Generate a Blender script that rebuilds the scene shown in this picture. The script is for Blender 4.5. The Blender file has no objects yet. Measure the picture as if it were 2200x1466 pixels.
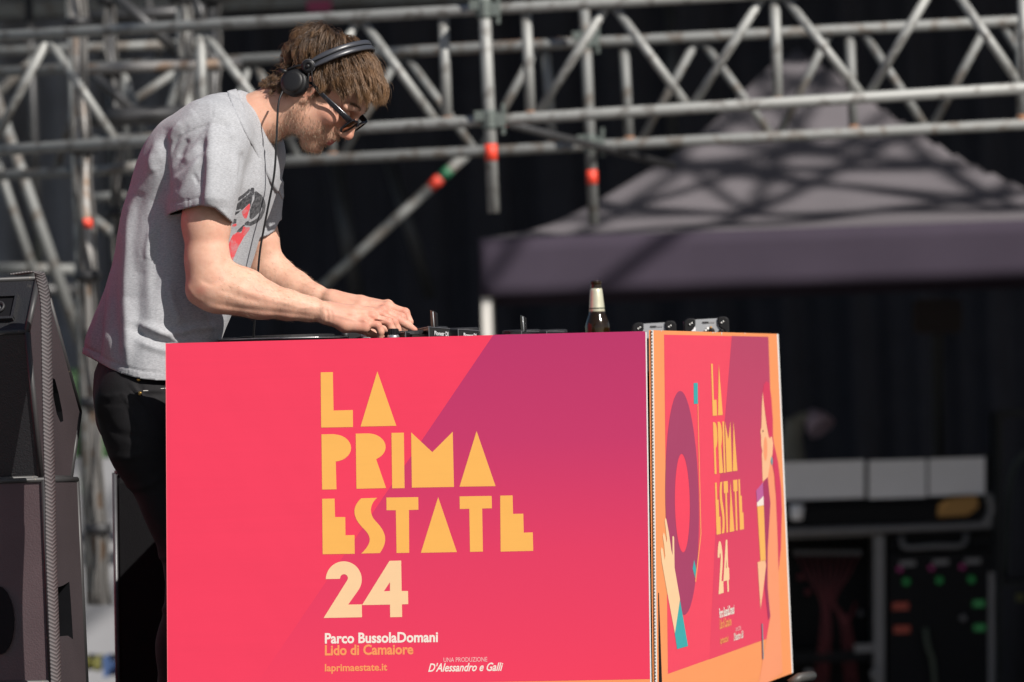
import bpy, bmesh, math, random
import numpy as np
from mathutils import Vector, Matrix

random.seed(7)
rng = np.random.default_rng(11)
S = bpy.context.scene
COL = S.collection

# ------------------------------------------------------------------ camera
F = 12222.0            # focal length in pixels of the 2200 px wide photograph (200 mm lens)
CAM_Z = 0.915
ROLL, PITCH = math.radians(2.0), math.radians(0.6)
fwd0 = Vector((0, math.cos(PITCH), math.sin(PITCH)))
rt0 = Vector((1, 0, 0)); up0 = rt0.cross(fwd0)
cR = rt0 * math.cos(ROLL) - up0 * math.sin(ROLL)
cU = up0 * math.cos(ROLL) + rt0 * math.sin(ROLL)
# horizon rises to the right: the camera is rolled clockwise
cF = fwd0
CAM = Vector((0, 0, CAM_Z))
cam_d = bpy.data.cameras.new('camera'); cam = bpy.data.objects.new('camera', cam_d); COL.objects.link(cam)
cam_d.sensor_width = 36.0; cam_d.lens = F * 36.0 / 2200.0
cam_d.clip_start = 0.5; cam_d.clip_end = 2000
m3 = Matrix((cR, cU, -cF)).transposed()
cam.matrix_world = Matrix.Translation(CAM) @ m3.to_4x4()
cam_d.dof.use_dof = True; cam_d.dof.focus_distance = 12.5; cam_d.dof.aperture_fstop = 5.2
cam_d.dof.aperture_blades = 9
S.camera = cam

# ------------------------------------------------------------------ light
SUN_EL, SUN_AZ = math.radians(37), math.radians(40)
W = bpy.data.worlds.new('World'); S.world = W; W.use_nodes = True
nt = W.node_tree; nt.nodes.clear()
sky = nt.nodes.new('ShaderNodeTexSky'); sky.sky_type = 'NISHITA'; sky.sun_disc = False
sky.sun_elevation = SUN_EL; sky.sun_rotation = math.pi - SUN_AZ
bg = nt.nodes.new('ShaderNodeBackground'); bg.inputs['Strength'].default_value = 0.05
wo = nt.nodes.new('ShaderNodeOutputWorld')
nt.links.new(sky.outputs[0], bg.inputs[0]); nt.links.new(bg.outputs[0], wo.inputs[0])
sd = bpy.data.lights.new('sun', 'SUN'); sd.energy = 4.4; sd.angle = math.radians(0.5); sd.color = (1.0, 0.95, 0.885)
sun = bpy.data.objects.new('sun', sd); COL.objects.link(sun)
SUNV = Vector((math.sin(SUN_AZ) * math.cos(SUN_EL), -math.cos(SUN_AZ) * math.cos(SUN_EL), math.sin(SUN_EL)))
sun.rotation_euler = SUNV.to_track_quat('Z', 'Y').to_euler()
S.view_settings.view_transform = 'Standard'; S.view_settings.look = 'None'
S.view_settings.exposure = 0.45; S.view_settings.gamma = 1.0
S.view_settings.use_curve_mapping = False

# ------------------------------------------------------------------ helpers
def P(px, py, d):
    """the point at depth d metres seen at photograph pixel (px, py)"""
    return CAM + cF * d + cR * ((px - 1100) / F * d) + cU * ((733 - py) / F * d)

def ray_plane(px, py, o, n):
    v = cF + cR * ((px - 1100) / F) + cU * ((733 - py) / F)
    return CAM + v * ((o - CAM).dot(n) / v.dot(n))

def lin(c):
    return tuple(((x / 255) / 12.92 if x / 255 <= 0.04045 else ((x / 255 + 0.055) / 1.055) ** 2.4) for x in c)

GAIN = 1.19
def ink(*c):
    return tuple(min(0.9, x / GAIN) for x in lin(c))

def N(t, typ, **kw):
    n = t.nodes.new(typ)
    for k, v in kw.items():
        if k.startswith('i_'): n.inputs[k[2:]].default_value = v
        else: setattr(n, k, v)
    return n

def mat(name, col, rough=0.6, metal=0.0, spec=0.5, noise=0.0, nscale=40.0, bump=0.0, bscale=120.0, col2=None, thr=None, detail=4.0, stretch=None, bdist=0.002):
    """principled material; noise varies the value, col2 / thr scatter worn patches of a second colour"""
    m = bpy.data.materials.new(name); m.use_nodes = True
    t = m.node_tree; b = t.nodes['Principled BSDF']
    b.inputs['Base Color'].default_value = (*col, 1); b.inputs['Roughness'].default_value = rough
    b.inputs['Metallic'].default_value = metal; b.inputs['Specular IOR Level'].default_value = spec
    tc = N(t, 'ShaderNodeTexCoord'); vec = tc.outputs['Object']
    if stretch:
        mp = N(t, 'ShaderNodeMapping'); mp.inputs['Scale'].default_value = stretch; t.links.new(vec, mp.inputs[0]); vec = mp.outputs[0]
    if noise or col2:
        nz = N(t, 'ShaderNodeTexNoise', i_Scale=nscale, i_Detail=detail, i_Roughness=0.65)
        t.links.new(vec, nz.inputs['Vector'])
        mx = N(t, 'ShaderNodeMix', data_type='RGBA')
        if col2:
            rp = N(t, 'ShaderNodeMapRange'); rp.inputs[1].default_value = thr; rp.inputs[2].default_value = thr + 0.06
            t.links.new(nz.outputs['Fac'], rp.inputs[0]); t.links.new(rp.outputs[0], mx.inputs[0])
            mx.inputs[6].default_value = (*col, 1); mx.inputs[7].default_value = (*col2, 1)
        else:
            t.links.new(nz.outputs['Fac'], mx.inputs[0])
            mx.inputs[6].default_value = (*[max(0, c * (1 - noise)) for c in col], 1)
            mx.inputs[7].default_value = (*[min(1, c * (1 + noise)) for c in col], 1)
        t.links.new(mx.outputs[2], b.inputs['Base Color'])
    if bump:
        nb = N(t, 'ShaderNodeTexNoise', i_Scale=bscale, i_Detail=3.0)
        t.links.new(tc.outputs['Object'], nb.inputs['Vector'])
        bp = N(t, 'ShaderNodeBump', i_Strength=bump, i_Distance=bdist)
        t.links.new(nb.outputs['Fac'], bp.inputs['Height']); t.links.new(bp.outputs[0], b.inputs['Normal'])
    return m

def tag(o, label=None, cat=None, group=None, kind=None):
    if label: o['label'] = label
    if cat: o['category'] = cat
    if group: o['group'] = group
    if kind: o['kind'] = kind
    return o

def root(name, loc, label, cat, group=None):
    o = bpy.data.objects.new(name, None); COL.objects.link(o); o.location = loc; o.empty_display_size = 0.05
    return tag(o, label, cat, group)

def world_loc(o):
    v = Vector(o.location)
    return v + world_loc(o.parent) if o.parent else v

def mobj(name, verts, faces, m, parent=None, smooth=False, loc=None, attrs=None):
    """ONE mesh object from world-space vertices; its origin is its own centre unless loc is given"""
    verts = np.asarray(verts, dtype=np.float64).reshape(-1, 3)
    if loc is None: loc = verts.mean(0)
    loc = np.array(loc, float)
    me = bpy.data.meshes.new(name)
    v = verts - loc
    if isinstance(faces, np.ndarray):
        k = faces.shape[1]; nf = len(faces)
        me.vertices.add(len(v)); me.vertices.foreach_set('co', v.astype(np.float32).ravel())
        me.loops.add(nf * k); me.loops.foreach_set('vertex_index', faces.astype(np.int32).ravel())
        me.polygons.add(nf); me.polygons.foreach_set('loop_start', np.arange(0, nf * k, k, dtype=np.int32))
        me.update(calc_edges=True)
    else:
        me.from_pydata(v.tolist(), [], faces); me.update()
    if smooth: me.polygons.foreach_set('use_smooth', np.ones(len(me.polygons), bool))
    if attrs:
        for k, a in attrs.items():
            if a.ndim == 1:
                at = me.attributes.new(k, 'FLOAT', 'POINT'); at.data.foreach_set('value', a.astype(np.float32))
            else:
                at = me.attributes.new(k, 'FLOAT_VECTOR', 'POINT'); at.data.foreach_set('vector', a.astype(np.float32).ravel())
    if m: me.materials.append(m)
    o = bpy.data.objects.new(name, me); COL.objects.link(o)
    if parent is not None:
        o.parent = parent; o.location = Vector(loc) - world_loc(parent)
    else:
        o.location = loc
    return o

def bevel(o, w, seg=2, angle=40):
    b = o.modifiers.new('bevel', 'BEVEL'); b.width = w; b.segments = seg; b.limit_method = 'ANGLE'; b.angle_limit = math.radians(angle)
    return o

def frames(pts):
    pts = [Vector(p) for p in pts]
    n = len(pts); out = []
    t0 = (pts[1] - pts[0]).normalized()
    ref = Vector((0, 0, 1)) if abs(t0.z) < 0.8 else Vector((0, 1, 0))
    u = (ref - t0 * ref.dot(t0)).normalized()
    for i in range(n):
        t = (pts[min(i + 1, n - 1)] - pts[max(i - 1, 0)]).normalized()
        u = (u - t * u.dot(t)).normalized()
        out.append((t, u, t.cross(u)))
    return pts, out

def sweep(pts, rad, n=10, cap=True, flat=None, up=None):
    """tube along pts; rad scalar or list; flat=(a, b) scales the section's two axes"""
    pts, fr = frames(pts); k = len(pts)
    if np.isscalar(rad): rad = [rad] * k
    fa, fb = flat or (1, 1)
    V = []; Fc = []
    for i, (p, (t, u, w)) in enumerate(zip(pts, fr)):
        if up is not None:
            uu = Vector(up); uu = (uu - t * uu.dot(t)).normalized(); u, w = uu, t.cross(uu)
        for j in range(n):
            a = 2 * math.pi * (j + 0.5) / n
            V.append(p + u * (math.cos(a) * rad[i] * fa) + w * (math.sin(a) * rad[i] * fb))
    for i in range(k - 1):
        for j in range(n):
            Fc.append((i * n + j, i * n + (j + 1) % n, (i + 1) * n + (j + 1) % n, (i + 1) * n + j))
    if cap:
        Fc.append(tuple(range(n - 1, -1, -1))); Fc.append(tuple((k - 1) * n + j for j in range(n)))
    return V, Fc

def join(*vf):
    V = []; Fc = []
    for v, f in vf:
        o = len(V); V += list(v); Fc += [tuple(i + o for i in q) for q in f]
    return V, Fc

def catmull(pts, per=8):
    pts = [Vector(p) for p in pts]; q = [pts[0] * 2 - pts[1]] + pts + [pts[-1] * 2 - pts[-2]]
    out = []
    for i in range(1, len(q) - 2):
        for s in range(per):
            t = s / per
            out.append(0.5 * ((2 * q[i]) + (q[i + 1] - q[i - 1]) * t + (2 * q[i - 1] - 5 * q[i] + 4 * q[i + 1] - q[i + 2]) * t * t + (3 * q[i] - q[i - 1] - 3 * q[i + 1] + q[i + 2]) * t ** 3))
    out.append(pts[-1]); return out

def box(c, sx, sy, sz, ax=None):
    """box verts/faces; ax = three axis vectors"""
    ax = ax or (Vector((1, 0, 0)), Vector((0, 1, 0)), Vector((0, 0, 1)))
    c = Vector(c); V = []
    for z in (-1, 1):
        for y in (-1, 1):
            for x in (-1, 1):
                V.append(c + ax[0] * (x * sx / 2) + ax[1] * (y * sy / 2) + ax[2] * (z * sz / 2))
    Fc = [(0, 2, 3, 1), (4, 5, 7, 6), (0, 1, 5, 4), (2, 6, 7, 3), (0, 4, 6, 2), (1, 3, 7, 5)]
    return V, Fc

def prism(poly, ext):
    """closed solid: polygon (world points) swept by the vector ext"""
    poly = [Vector(p) for p in poly]; n = len(poly); ext = Vector(ext)
    V = poly + [p + ext for p in poly]
    Fc = [tuple(range(n)), tuple(range(2 * n - 1, n - 1, -1))]
    for i in range(n):
        j = (i + 1) % n; Fc.append((i, i + n, j + n, j))
    me_fix = (V, Fc)
    return me_fix

def recalc(o):
    bm = bmesh.new(); bm.from_mesh(o.data); bmesh.ops.recalc_face_normals(bm, faces=bm.faces); bm.to_mesh(o.data); bm.free(); return o

def lathe(c, axis, prof, n=32, ref=None):
    """prof: (radius, height along axis)"""
    axis = Vector(axis).normalized(); r = Vector((1, 0, 0)) if abs(axis.x) < 0.8 else Vector((0, 1, 0))
    u = (r - axis * r.dot(axis)).normalized(); w = axis.cross(u); V = []; Fc = []
    for (rr, h) in prof:
        for j in range(n):
            a = 2 * math.pi * j / n
            V.append(Vector(c) + axis * h + (u * math.cos(a) + w * math.sin(a)) * rr)
    for i in range(len(prof) - 1):
        for j in range(n):
            Fc.append((i * n + j, i * n + (j + 1) % n, (i + 1) * n + (j + 1) % n, (i + 1) * n + j))
    Fc.append(tuple(range(n - 1, -1, -1))); Fc.append(tuple((len(prof) - 1) * n + j for j in range(n)))
    return V, Fc

def fill(loops):
    """triangulate a planar outline with holes (loops of 2-D points); returns verts2d, tris"""
    bm = bmesh.new(); es = []
    for lp in loops:
        vs = [bm.verts.new((p[0], p[1], 0)) for p in lp]
        for i in range(len(vs)): es.append(bm.edges.new((vs[i], vs[(i + 1) % len(vs)])))
    bmesh.ops.triangle_fill(bm, use_beauty=True, use_dissolve=False, edges=es, normal=(0, 0, 1))
    bm.verts.index_update()
    V = [(v.co.x, v.co.y) for v in bm.verts]; T = [tuple(v.index for v in f.verts) for f in bm.faces]
    bm.free(); return V, T

def text_tris(s, bold=0.0, shear=0.0, spacing=1.0):
    c = bpy.data.curves.new('lettering', 'FONT'); c.body = s; c.offset = bold; c.shear = shear; c.space_character = spacing
    c.resolution_u = 3
    o = bpy.data.objects.new('lettering', c); COL.objects.link(o)
    dg = bpy.context.evaluated_depsgraph_get(); me = o.evaluated_get(dg).to_mesh()
    V = [(v.co.x, v.co.y) for v in me.vertices]; T = [tuple(p.vertices) for p in me.polygons]
    o.evaluated_get(dg).to_mesh_clear(); bpy.data.objects.remove(o); bpy.data.curves.remove(c)
    a = np.array(V); lo = a.min(0); hi = a.max(0)
    return (a - lo) / (hi - lo), T
# ------------------------------------------------------------------ setting
M_ground = mat('ground_gravel', (0.16, 0.15, 0.14), 0.95, noise=0.3, nscale=30)
M_deck = mat('stage_deck_board', (0.035, 0.033, 0.032), 0.75, noise=0.35, nscale=9, bump=0.3)
GZ = -0.85
o = mobj('ground', [(-900, -200, GZ), (900, -200, GZ), (900, 1500, GZ), (-900, 1500, GZ)], [(0, 1, 2, 3)], M_ground); tag(o, 'grey gravel ground around and behind the stage', kind='structure')
v, f = box((0.2, 13.6, -0.075), 9.0, 7.2, 0.15)
tag(mobj('stage_floor', v, f, M_deck), 'black stage deck under the booth and the performer', kind='structure')
v, f = box((0.2, 10.06, -0.47), 9.0, 0.06, 0.62)
tag(mobj('stage_apron_wall', v, f, M_deck), kind='structure')
v, f = box((3.5, 32.1, 6.2), 24.0, 17.0, 0.25)  # roof assumed out of view, edge set to shade backdrop and tent peak
tag(mobj('shading_roof', v, f, M_deck), 'unseen black roof added over the back stage to shade drape and tent', kind='structure')

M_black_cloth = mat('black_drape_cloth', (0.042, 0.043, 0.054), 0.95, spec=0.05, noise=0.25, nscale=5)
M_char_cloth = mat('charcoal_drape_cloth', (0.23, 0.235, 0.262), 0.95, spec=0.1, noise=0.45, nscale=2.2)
def drape(x0, x1, d, z0, z1, m, label, amp=0.09, wl=0.42, seed=0):
    r = random.Random(seed); n = int((x1 - x0) / 0.035); V = []; Fc = []
    ph = [r.uniform(0, 6.28) for _ in range(4)]
    rows = 6
    for k in range(rows + 1):
        z = z0 + (z1 - z0) * k / rows
        for i in range(n + 1):
            x = x0 + (x1 - x0) * i / n
            a = x / wl * 6.283
            y = d + amp * (0.6 * math.sin(a + ph[0] + 0.5 * math.sin(a * 0.23 + ph[1])) + 0.3 * math.sin(a * 2.1 + ph[2] + 0.2 * k) + 0.35 * math.sin(a * 0.31 + ph[3]))
            V.append((x, y, z))
    for k in range(rows):
        for i in range(n):
            q = k * (n + 1) + i; Fc.append((q, q + 1, q + n + 2, q + n + 1))
    o = mobj('stage_drape', V, Fc, m, smooth=True)
    s = o.modifiers.new('cloth', 'SOLIDIFY'); s.thickness = 0.006
    return tag(o, label, 'drape', 'drapes hung behind the stage')
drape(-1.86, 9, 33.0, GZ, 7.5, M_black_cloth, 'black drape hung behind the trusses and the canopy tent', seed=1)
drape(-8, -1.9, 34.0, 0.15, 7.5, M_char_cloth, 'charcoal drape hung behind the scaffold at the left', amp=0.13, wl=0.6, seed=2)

V = []; Fc = []; nw = 130  # unseen side drape added to keep the sun off the paper sheets
for z in (GZ, 1.0, 3.0):
    for i in range(nw + 1): V.append((4.3 + .06 * math.sin(i * .75) + .03 * math.sin(i * .31), 24.3 + i * .036, z))
for k in range(2):
    for i in range(nw): q = k * (nw + 1) + i; Fc.append((q, q + 1, q + nw + 2, q + nw + 1))
o = mobj('stage_drape', V, Fc, M_black_cloth, smooth=True); o.modifiers.new('cloth', 'SOLIDIFY').thickness = 0.006
tag(o, 'unseen low black drape added right of the tent to block sunlight', 'drape', 'drapes hung behind the stage')
# pale things far behind, seen low between the speakers and the performer
M_pale = mat('pale_grey_panel', (0.25, 0.25, 0.262), 0.7, noise=0.25, nscale=1.2)
M_green = mat('green_sheet', (0.09, 0.17, 0.08), 0.8, noise=0.3, nscale=4)
rt = root('barrier_wall', P(60, 1560, 25.2), 'pale grey site hoarding low behind the speaker stack', 'hoarding')
for k in range(5):
    x0 = -190 + k * 122
    q = [P(x0, 985, 25.2), P(x0 + 118, 983, 25.2), P(x0 + 118, 1570, 25.2), P(x0, 1570, 25.2)]
    mobj('panel', *prism(q, (0, 0.05, 0)), M_pale, rt)
for py in (1165,):
    mobj('rail', *sweep([P(-190, py, 25.1), P(420, py - 18, 25.1)], 0.022, 8), M_black_cloth, rt)
rt = root('site_container', P(60, 960, 26.2), 'dull green container showing behind the pale hoarding', 'container')
mobj('body', *prism([P(-120, 800, 26.2), P(262, 790, 26.2), P(262, 1060, 26.2), P(-120, 1060, 26.2)], (0, 0.7, 0)), M_green, rt)
for k in range(12):
    x = -112 + k * 32
    mobj('rib', *prism([P(x, 804, 26.19), P(x + 14, 803, 26.19), P(x + 14, 1058, 26.19), P(x, 1058, 26.19)], (0, -0.03, 0)), M_green, rt)
M_blue = mat('blue_plastic', (0.04, 0.08, 0.19), 0.6)
M_yellow = mat('yellow_plastic', (0.20, 0.19, 0.05), 0.6)
M_dark = mat('dark_equipment', (0.016, 0.016, 0.018), 0.55)
def small_crate(px, py, w, h, d, m, label):
    rt = root('plastic_crate', P(px, py + h / 2, d), label, 'crate', 'plastic crates by the hoarding')
    s = d / F; c = P(px, py, d)
    for (dx, sx) in ((-w / 2, 0.02), (w / 2, 0.02)):
        mobj('side_panel', *box(c + cR * (dx * s), sx, 0.3, h * s), m, rt)
    mobj('front_panel', *box(c + cU * (-h * s * 0.12), w * s - 0.022, 0.02, h * s * 0.74), m, rt)
    mobj('handle', *sweep([c + cR * (-w * s * .3) + cU * (h * s * .42), c + cR * (w * s * .3) + cU * (h * s * .42)], 0.014, 8), M_dark, rt)
small_crate(250, 1430, 36, 44, 24.0, M_blue, 'small blue crate standing low between the cabinets')
small_crate(200, 1424, 26, 30, 24.3, M_yellow, 'small yellow crate left of the blue one')

# ------------------------------------------------------------------ scaffolding and lattice girders
M_galv = mat('galvanised_tube', (0.285, 0.29, 0.28), 0.55, 0.25, nscale=16, col2=(0.17, 0.165, 0.155), thr=0.53, detail=6)
M_galv2 = mat('dull_galvanised_tube', (0.20, 0.205, 0.20), 0.6, 0.25, nscale=13, col2=(0.13, 0.115, 0.10), thr=0.52, detail=6)
M_stained = mat('stained_tube', (0.27, 0.26, 0.25), 0.55, 0.25, nscale=9, col2=(0.20, 0.14, 0.10), thr=0.52)
M_rusty = mat('rusty_tube', (0.27, 0.25, 0.23), 0.65, 0.15, nscale=7, col2=(0.26, 0.115, 0.05), thr=0.46)
M_darkpole = mat('weathered_dark_tube', (0.06, 0.06, 0.062), 0.45, 0.4, noise=0.4, nscale=12)
M_redtape = mat('red_tape', (0.75, 0.06, 0.03), 0.5)
M_greentape = mat('green_tape', (0.02, 0.13, 0.06), 0.5)
M_clamp = mat('zinc_clamp', (0.12, 0.14, 0.13), 0.5, 0.4, noise=0.4, nscale=60)
R48 = 0.0208
def dn(x): return 20.3 - (x - 470) / 1730 * 0.8       # depth of the near girder along its length
def df(x): return 22.3 - (x - 470) / 1730 * 0.8       # depth of the far girder
def tubeo(name, a, b, r, m, par, n=12, weld=False):
    return mobj(name, *sweep([a, b], r, n), m, par, smooth=False if n < 6 else True)
def smooth_caps(o):
    return o
def ln(p, q, x): return p[1] + (q[1] - p[1]) * (x - p[0]) / (q[0] - p[0])

def girder(label, dfun, top, bot, uprights, diags, mats, rad, rust=None):
    rt = root('lattice_girder', P(1100, bot(1100), dfun(1100)), label, 'lattice girder', 'lattice girders across the stage')
    for yf, nm in ((top, 'chord'), (bot, 'chord')):
        tubeo(nm, P(-420, yf(-420), dfun(-420)), P(2600, yf(2600), dfun(2600)), rad, mats[0], rt)
    if rust:
        x0, x1, yf = rust
        tubeo('rusty_sleeve', P(x0, yf(x0), dfun(x0)), P(x1, yf(x1), dfun(x1)), rad * 1.06, M_rusty, rt)
    for (x0, y0, x1, y1) in uprights:
        tubeo('upright', P(x0, y0, dfun(x0)), P(x1, y1, dfun(x1)), rad * 0.92, mats[1], rt)
        mobj('weld', *lathe(P(x1, y1 - 4, dfun(x1)), cU, [(rad * .9, -.02), (rad * 1.15, -.008), (rad * 1.0, .012)], 10), M_rusty, rt, smooth=True)
    for (x0, y0, x1, y1) in diags:
        tubeo('diagonal', P(x0, y0, dfun(x0)), P(x1, y1, dfun(x1)), rad * 0.80, mats[1], rt)
    return rt
nt_top = lambda x: 52 - (x - 470) * 0.0553
nt_bot = lambda x: 284 - (x - 640) * 0.0605
ft_top = lambda x: 131 - (x - 470) * 0.0500
ft_bot = lambda x: 346 - (x - 620) * 0.0500
girder('nearer pale lattice girder with heavy tubes crossing behind the man\'s head', dn, nt_top, nt_bot,
       [(952, 30, 961, 262), (1130, 18, 1140, 250), (1664, -12, 1671, 220), (2196, -40, 2204, 190), (430, 55, 436, 296)],
       [(430, 60, 600, 282), (775, 40, 938, 262), (770, 40, 640, 282), (1306, 10, 1152, 250), (1316, 10, 1480, 231), (1640, -8, 1486, 231), (1684, -8, 1854, 208),
        (1846, -20, 1866, 208) if False else (2004, -28, 1864, 208), (2042, -34, 2196, 188), (106, 78, -10, 300), (100, 78, 250, 304), (-140, 88, -30, 320)],
       (M_galv, M_galv), R48)
girder('farther thinner lattice girder with a rusty upper tube', df, ft_top, ft_bot,
       [(1172, 98, 1187, 314), (1340, 88, 1352, 304), (1825, 66, 1834, 280), (705, 120, 714, 338), (2190, 45, 2196, 258), (268, 140, 276, 360)],
       [(1500, 82, 1378, 302), (1504, 82, 1657, 290), (1785, 66, 1673, 290), (1851, 64, 1988, 272), (2124, 50, 2003, 272), (2150, 48, 2240, 190), (865, 112, 1020, 322), (862, 112, 735, 336),
        (1156, 98, 1034, 322), (545, 126, 640, 340), (540, 126, 470, 344), (262, 142, 330, 350), (390, 136, 330, 350), (186, 146, 120, 366)],
       (M_galv2, M_galv2), R48, rust=(905, 1230, ft_top))

def scaffold_pole(label, pts, r, m, tapes=(), clamps=(), group='scaffold poles around the stage', cables=0, name='scaffold_pole'):
    """pts: (px, py, depth) of the two ends; tapes: (t0, t1, material); clamps: positions along the pole"""
    A, B = P(*pts[0]), P(*pts[1]); ax = (B - A).normalized()
    rt = root(name, B if B.z < A.z else A, label, 'scaffold pole', group)
    tubeo('tube', A, B, r, m, rt, 14)
    for (t0, t1, tm) in tapes:
        tubeo('tape_band', A.lerp(B, t0), A.lerp(B, t1), r * 1.05, tm, rt, 14)
    for t in clamps:
        c = A.lerp(B, t)
        v, f = join(lathe(c, ax, [(r, -.035), (r * 1.35, -.026), (r * 1.35, .026), (r, .035)], 12),
                    box(c + cR * (r * 1.7), .03, .04, .045), box(c - cR * (r * 1.7) + cU * .015, .034, .04, .034),
                    sweep([c + cR * (r * 2.2) - cU * .05, c + cR * (r * 2.2) + cU * .06], .009, 8))
        mobj('coupler', v, f, M_clamp, rt)
    for k in range(cables):
        rr = random.Random(k * 7 + int(pts[0][0]))
        pl = []; n = 46; a0 = rr.uniform(0, 6.28)
        for i in range(n + 1):
            t = i / n; a = a0 + 0.5 * math.sin(t * 11 + k) + 0.25 * math.sin(t * 31 + a0)
            q = r + 0.007 + 0.003 * math.sin(t * 60 + k * 2)
            pl.append(A.lerp(B, t) + cR * (math.cos(a) * q) + Vector((0, -1, 0)) * abs(math.sin(a) * q))
        mobj('cable', *sweep(pl, 0.0065, 6), M_cableglossy, rt, smooth=True)
    for i in range(5 if cables else 0):
        t = 0.08 + i * 0.2; c = A.lerp(B, t)
        mobj('cable_tie', *lathe(c, ax, [(r, -.02), (r + .024, -.018), (r + .024, .018), (r, .02)], 12), M_dark, rt, smooth=True)
    return rt
M_cableglossy = mat('worn_grey_cable', (0.11, 0.105, 0.10), 0.3, spec=0.8, noise=0.4, nscale=50)
scaffold_pole('thick pale upright with an orange tape ring hanging through the nearer girder', [(1037, -60, 19.95), (1061, 458, 19.95)], 0.0215, M_galv, [((370) / 518, (406) / 518, M_redtape)], (0.155, 0.615))
scaffold_pole('thinner upright with an orange tape ring ending over the tent roof', [(1252, -60, 21.8), (1276, 482, 21.8)], 0.0205, M_galv2, [((426) / 542, (456) / 542, M_redtape)], (0.27, 0.68))
scaffold_pole('long slanting brace with red and green tape behind the booth', [(1002, 332, 27.0), (640, 664, 27.0)], 0.024, M_galv2, [(0.095, 0.15, M_greentape), (0.155, 0.215, M_redtape)])
scaffold_pole('dark brace with a red end sloping down right of the thick upright', [(1072, 262, 20.6), (1446, 356, 22.6)], 0.0145, M_darkpole, [(0.0, 0.03, M_redtape)])
scaffold_pole('dim far upright below the girders right of the man\'s chin', [(722, 352, 30.5), (772, 680, 30.5)], 0.04, M_char_cloth and M_darkpole)
scaffold_pole('faint far leaning pole in front of the black drape', [(838, 350, 31.0), (925, 640, 31.0)], 0.034, M_darkpole)
scaffold_pole('faint far upright left of the tent peak', [(1438, -20, 30.5), (1446, 350, 30.5)], 0.03, M_darkpole)
# left tower
scaffold_pole('tall cable-wrapped upright beside the speaker stack', [(163, -60, 21.0), (218, 1300, 21.0)], 0.025, M_stained, [(0.39, 0.405, M_redtape)], (), cables=4)
scaffold_pole('pale upright standing just left of the cable-wrapped one', [(150, -60, 22.4), (196, 1300, 22.4)], 0.021, M_galv2)
scaffold_pole('cable-wrapped upright rising behind the man\'s back', [(389, -60, 21.6), (414, 640, 21.6)], 0.026, M_galv, (), (), cables=4)
scaffold_pole('dark cable-wrapped upright right behind the man\'s shoulder', [(452, -60, 22.0), (474, 640, 22.0)], 0.024, M_darkpole, cables=2)
scaffold_pole('dark upright between the two cable-wrapped ones', [(232, -60, 22.6), (262, 700, 22.6)], 0.024, M_darkpole, cables=2)
scaffold_pole('short pale stub upright behind the shoulder', [(428, 110, 23.6), (440, 330, 23.6)], 0.025, M_galv2)
def rail(label, a, b, r, m): return scaffold_pole(label, [a, b], r, m, name='scaffold_tube', group='scaffold tubes of the left tower')
rail('rusty ledger tube running level with the man\'s hair at the left', (180, 149, 21.3), (520, 136, 21.3), 0.02, M_stained)
rail('dark ledger tube at the height of the collar', (184, 254, 21.4), (400, 245, 21.4), 0.034, M_darkpole)
rail('pale ledger tube below the dark one', (190, 306, 22.0), (340, 297, 22.0), 0.024, M_galv2)
rail('short dull ledger near the man\'s upper back', (170, 372, 22.0), (330, 352, 22.0), 0.02, M_galv2)
rail('faint low tube across the left edge above the speaker', (-60, 575, 26.0), (190, 580, 26.0), 0.024, M_galv2)
rail('lower faint tube just over the speaker top', (-60, 622, 28.0), (190, 624, 28.0), 0.03, M_darkpole)
rail('long brace slanting from the left edge down behind the speaker', (-20, 180, 24.0), (175, 742, 24.0), 0.025, M_galv2)
rail('second brace slanting down behind the speaker top', (-40, 250, 25.0), (95, 650, 25.0), 0.02, M_galv2)
rail('brace rising from the left edge to the upper ledger', (-60, 252, 26.0), (112, 92, 26.0), 0.022, M_galv2)
rail('dark brace crossing over the rusty ledger', (236, -20, 22.3), (388, 116, 22.3), 0.022, M_darkpole)
rail('dark brace between the wrapped uprights near the top', (415, -20, 22.3), (452, 90, 22.3), 0.022, M_darkpole)
rail('small pale brace low behind the man\'s back', (196, 466, 24.5), (250, 508, 24.5), 0.02, M_galv2)
rail('thin dark drop tube near the rusty ledger', (312, -30, 26.0), (346, 150, 26.0), 0.018, M_darkpole)
rail('dull ledger tube crossing level with the hair behind the wrapped uprights', (-60, 112, 24.0), (470, 92, 24.0), 0.02, M_galv2)
rail('dark ledger tube near the top behind the wrapped uprights', (180, 36, 23.0), (470, 22, 23.0), 0.026, M_darkpole)
rail('pale brace rising right between the two wrapped uprights', (246, 244, 23.2), (384, 150, 23.2), 0.018, M_galv2)
rail('dark brace falling right between the two wrapped uprights', (200, 160, 22.2), (300, 250, 22.2), 0.02, M_darkpole)
rail('slender far upright at the left edge', (60, -40, 27.0), (84, 600, 27.0), 0.02, M_darkpole)
rail('low dull ledger behind the man\'s lower back', (196, 425, 24.0), (300, 418, 24.0), 0.02, M_galv2)
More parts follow.
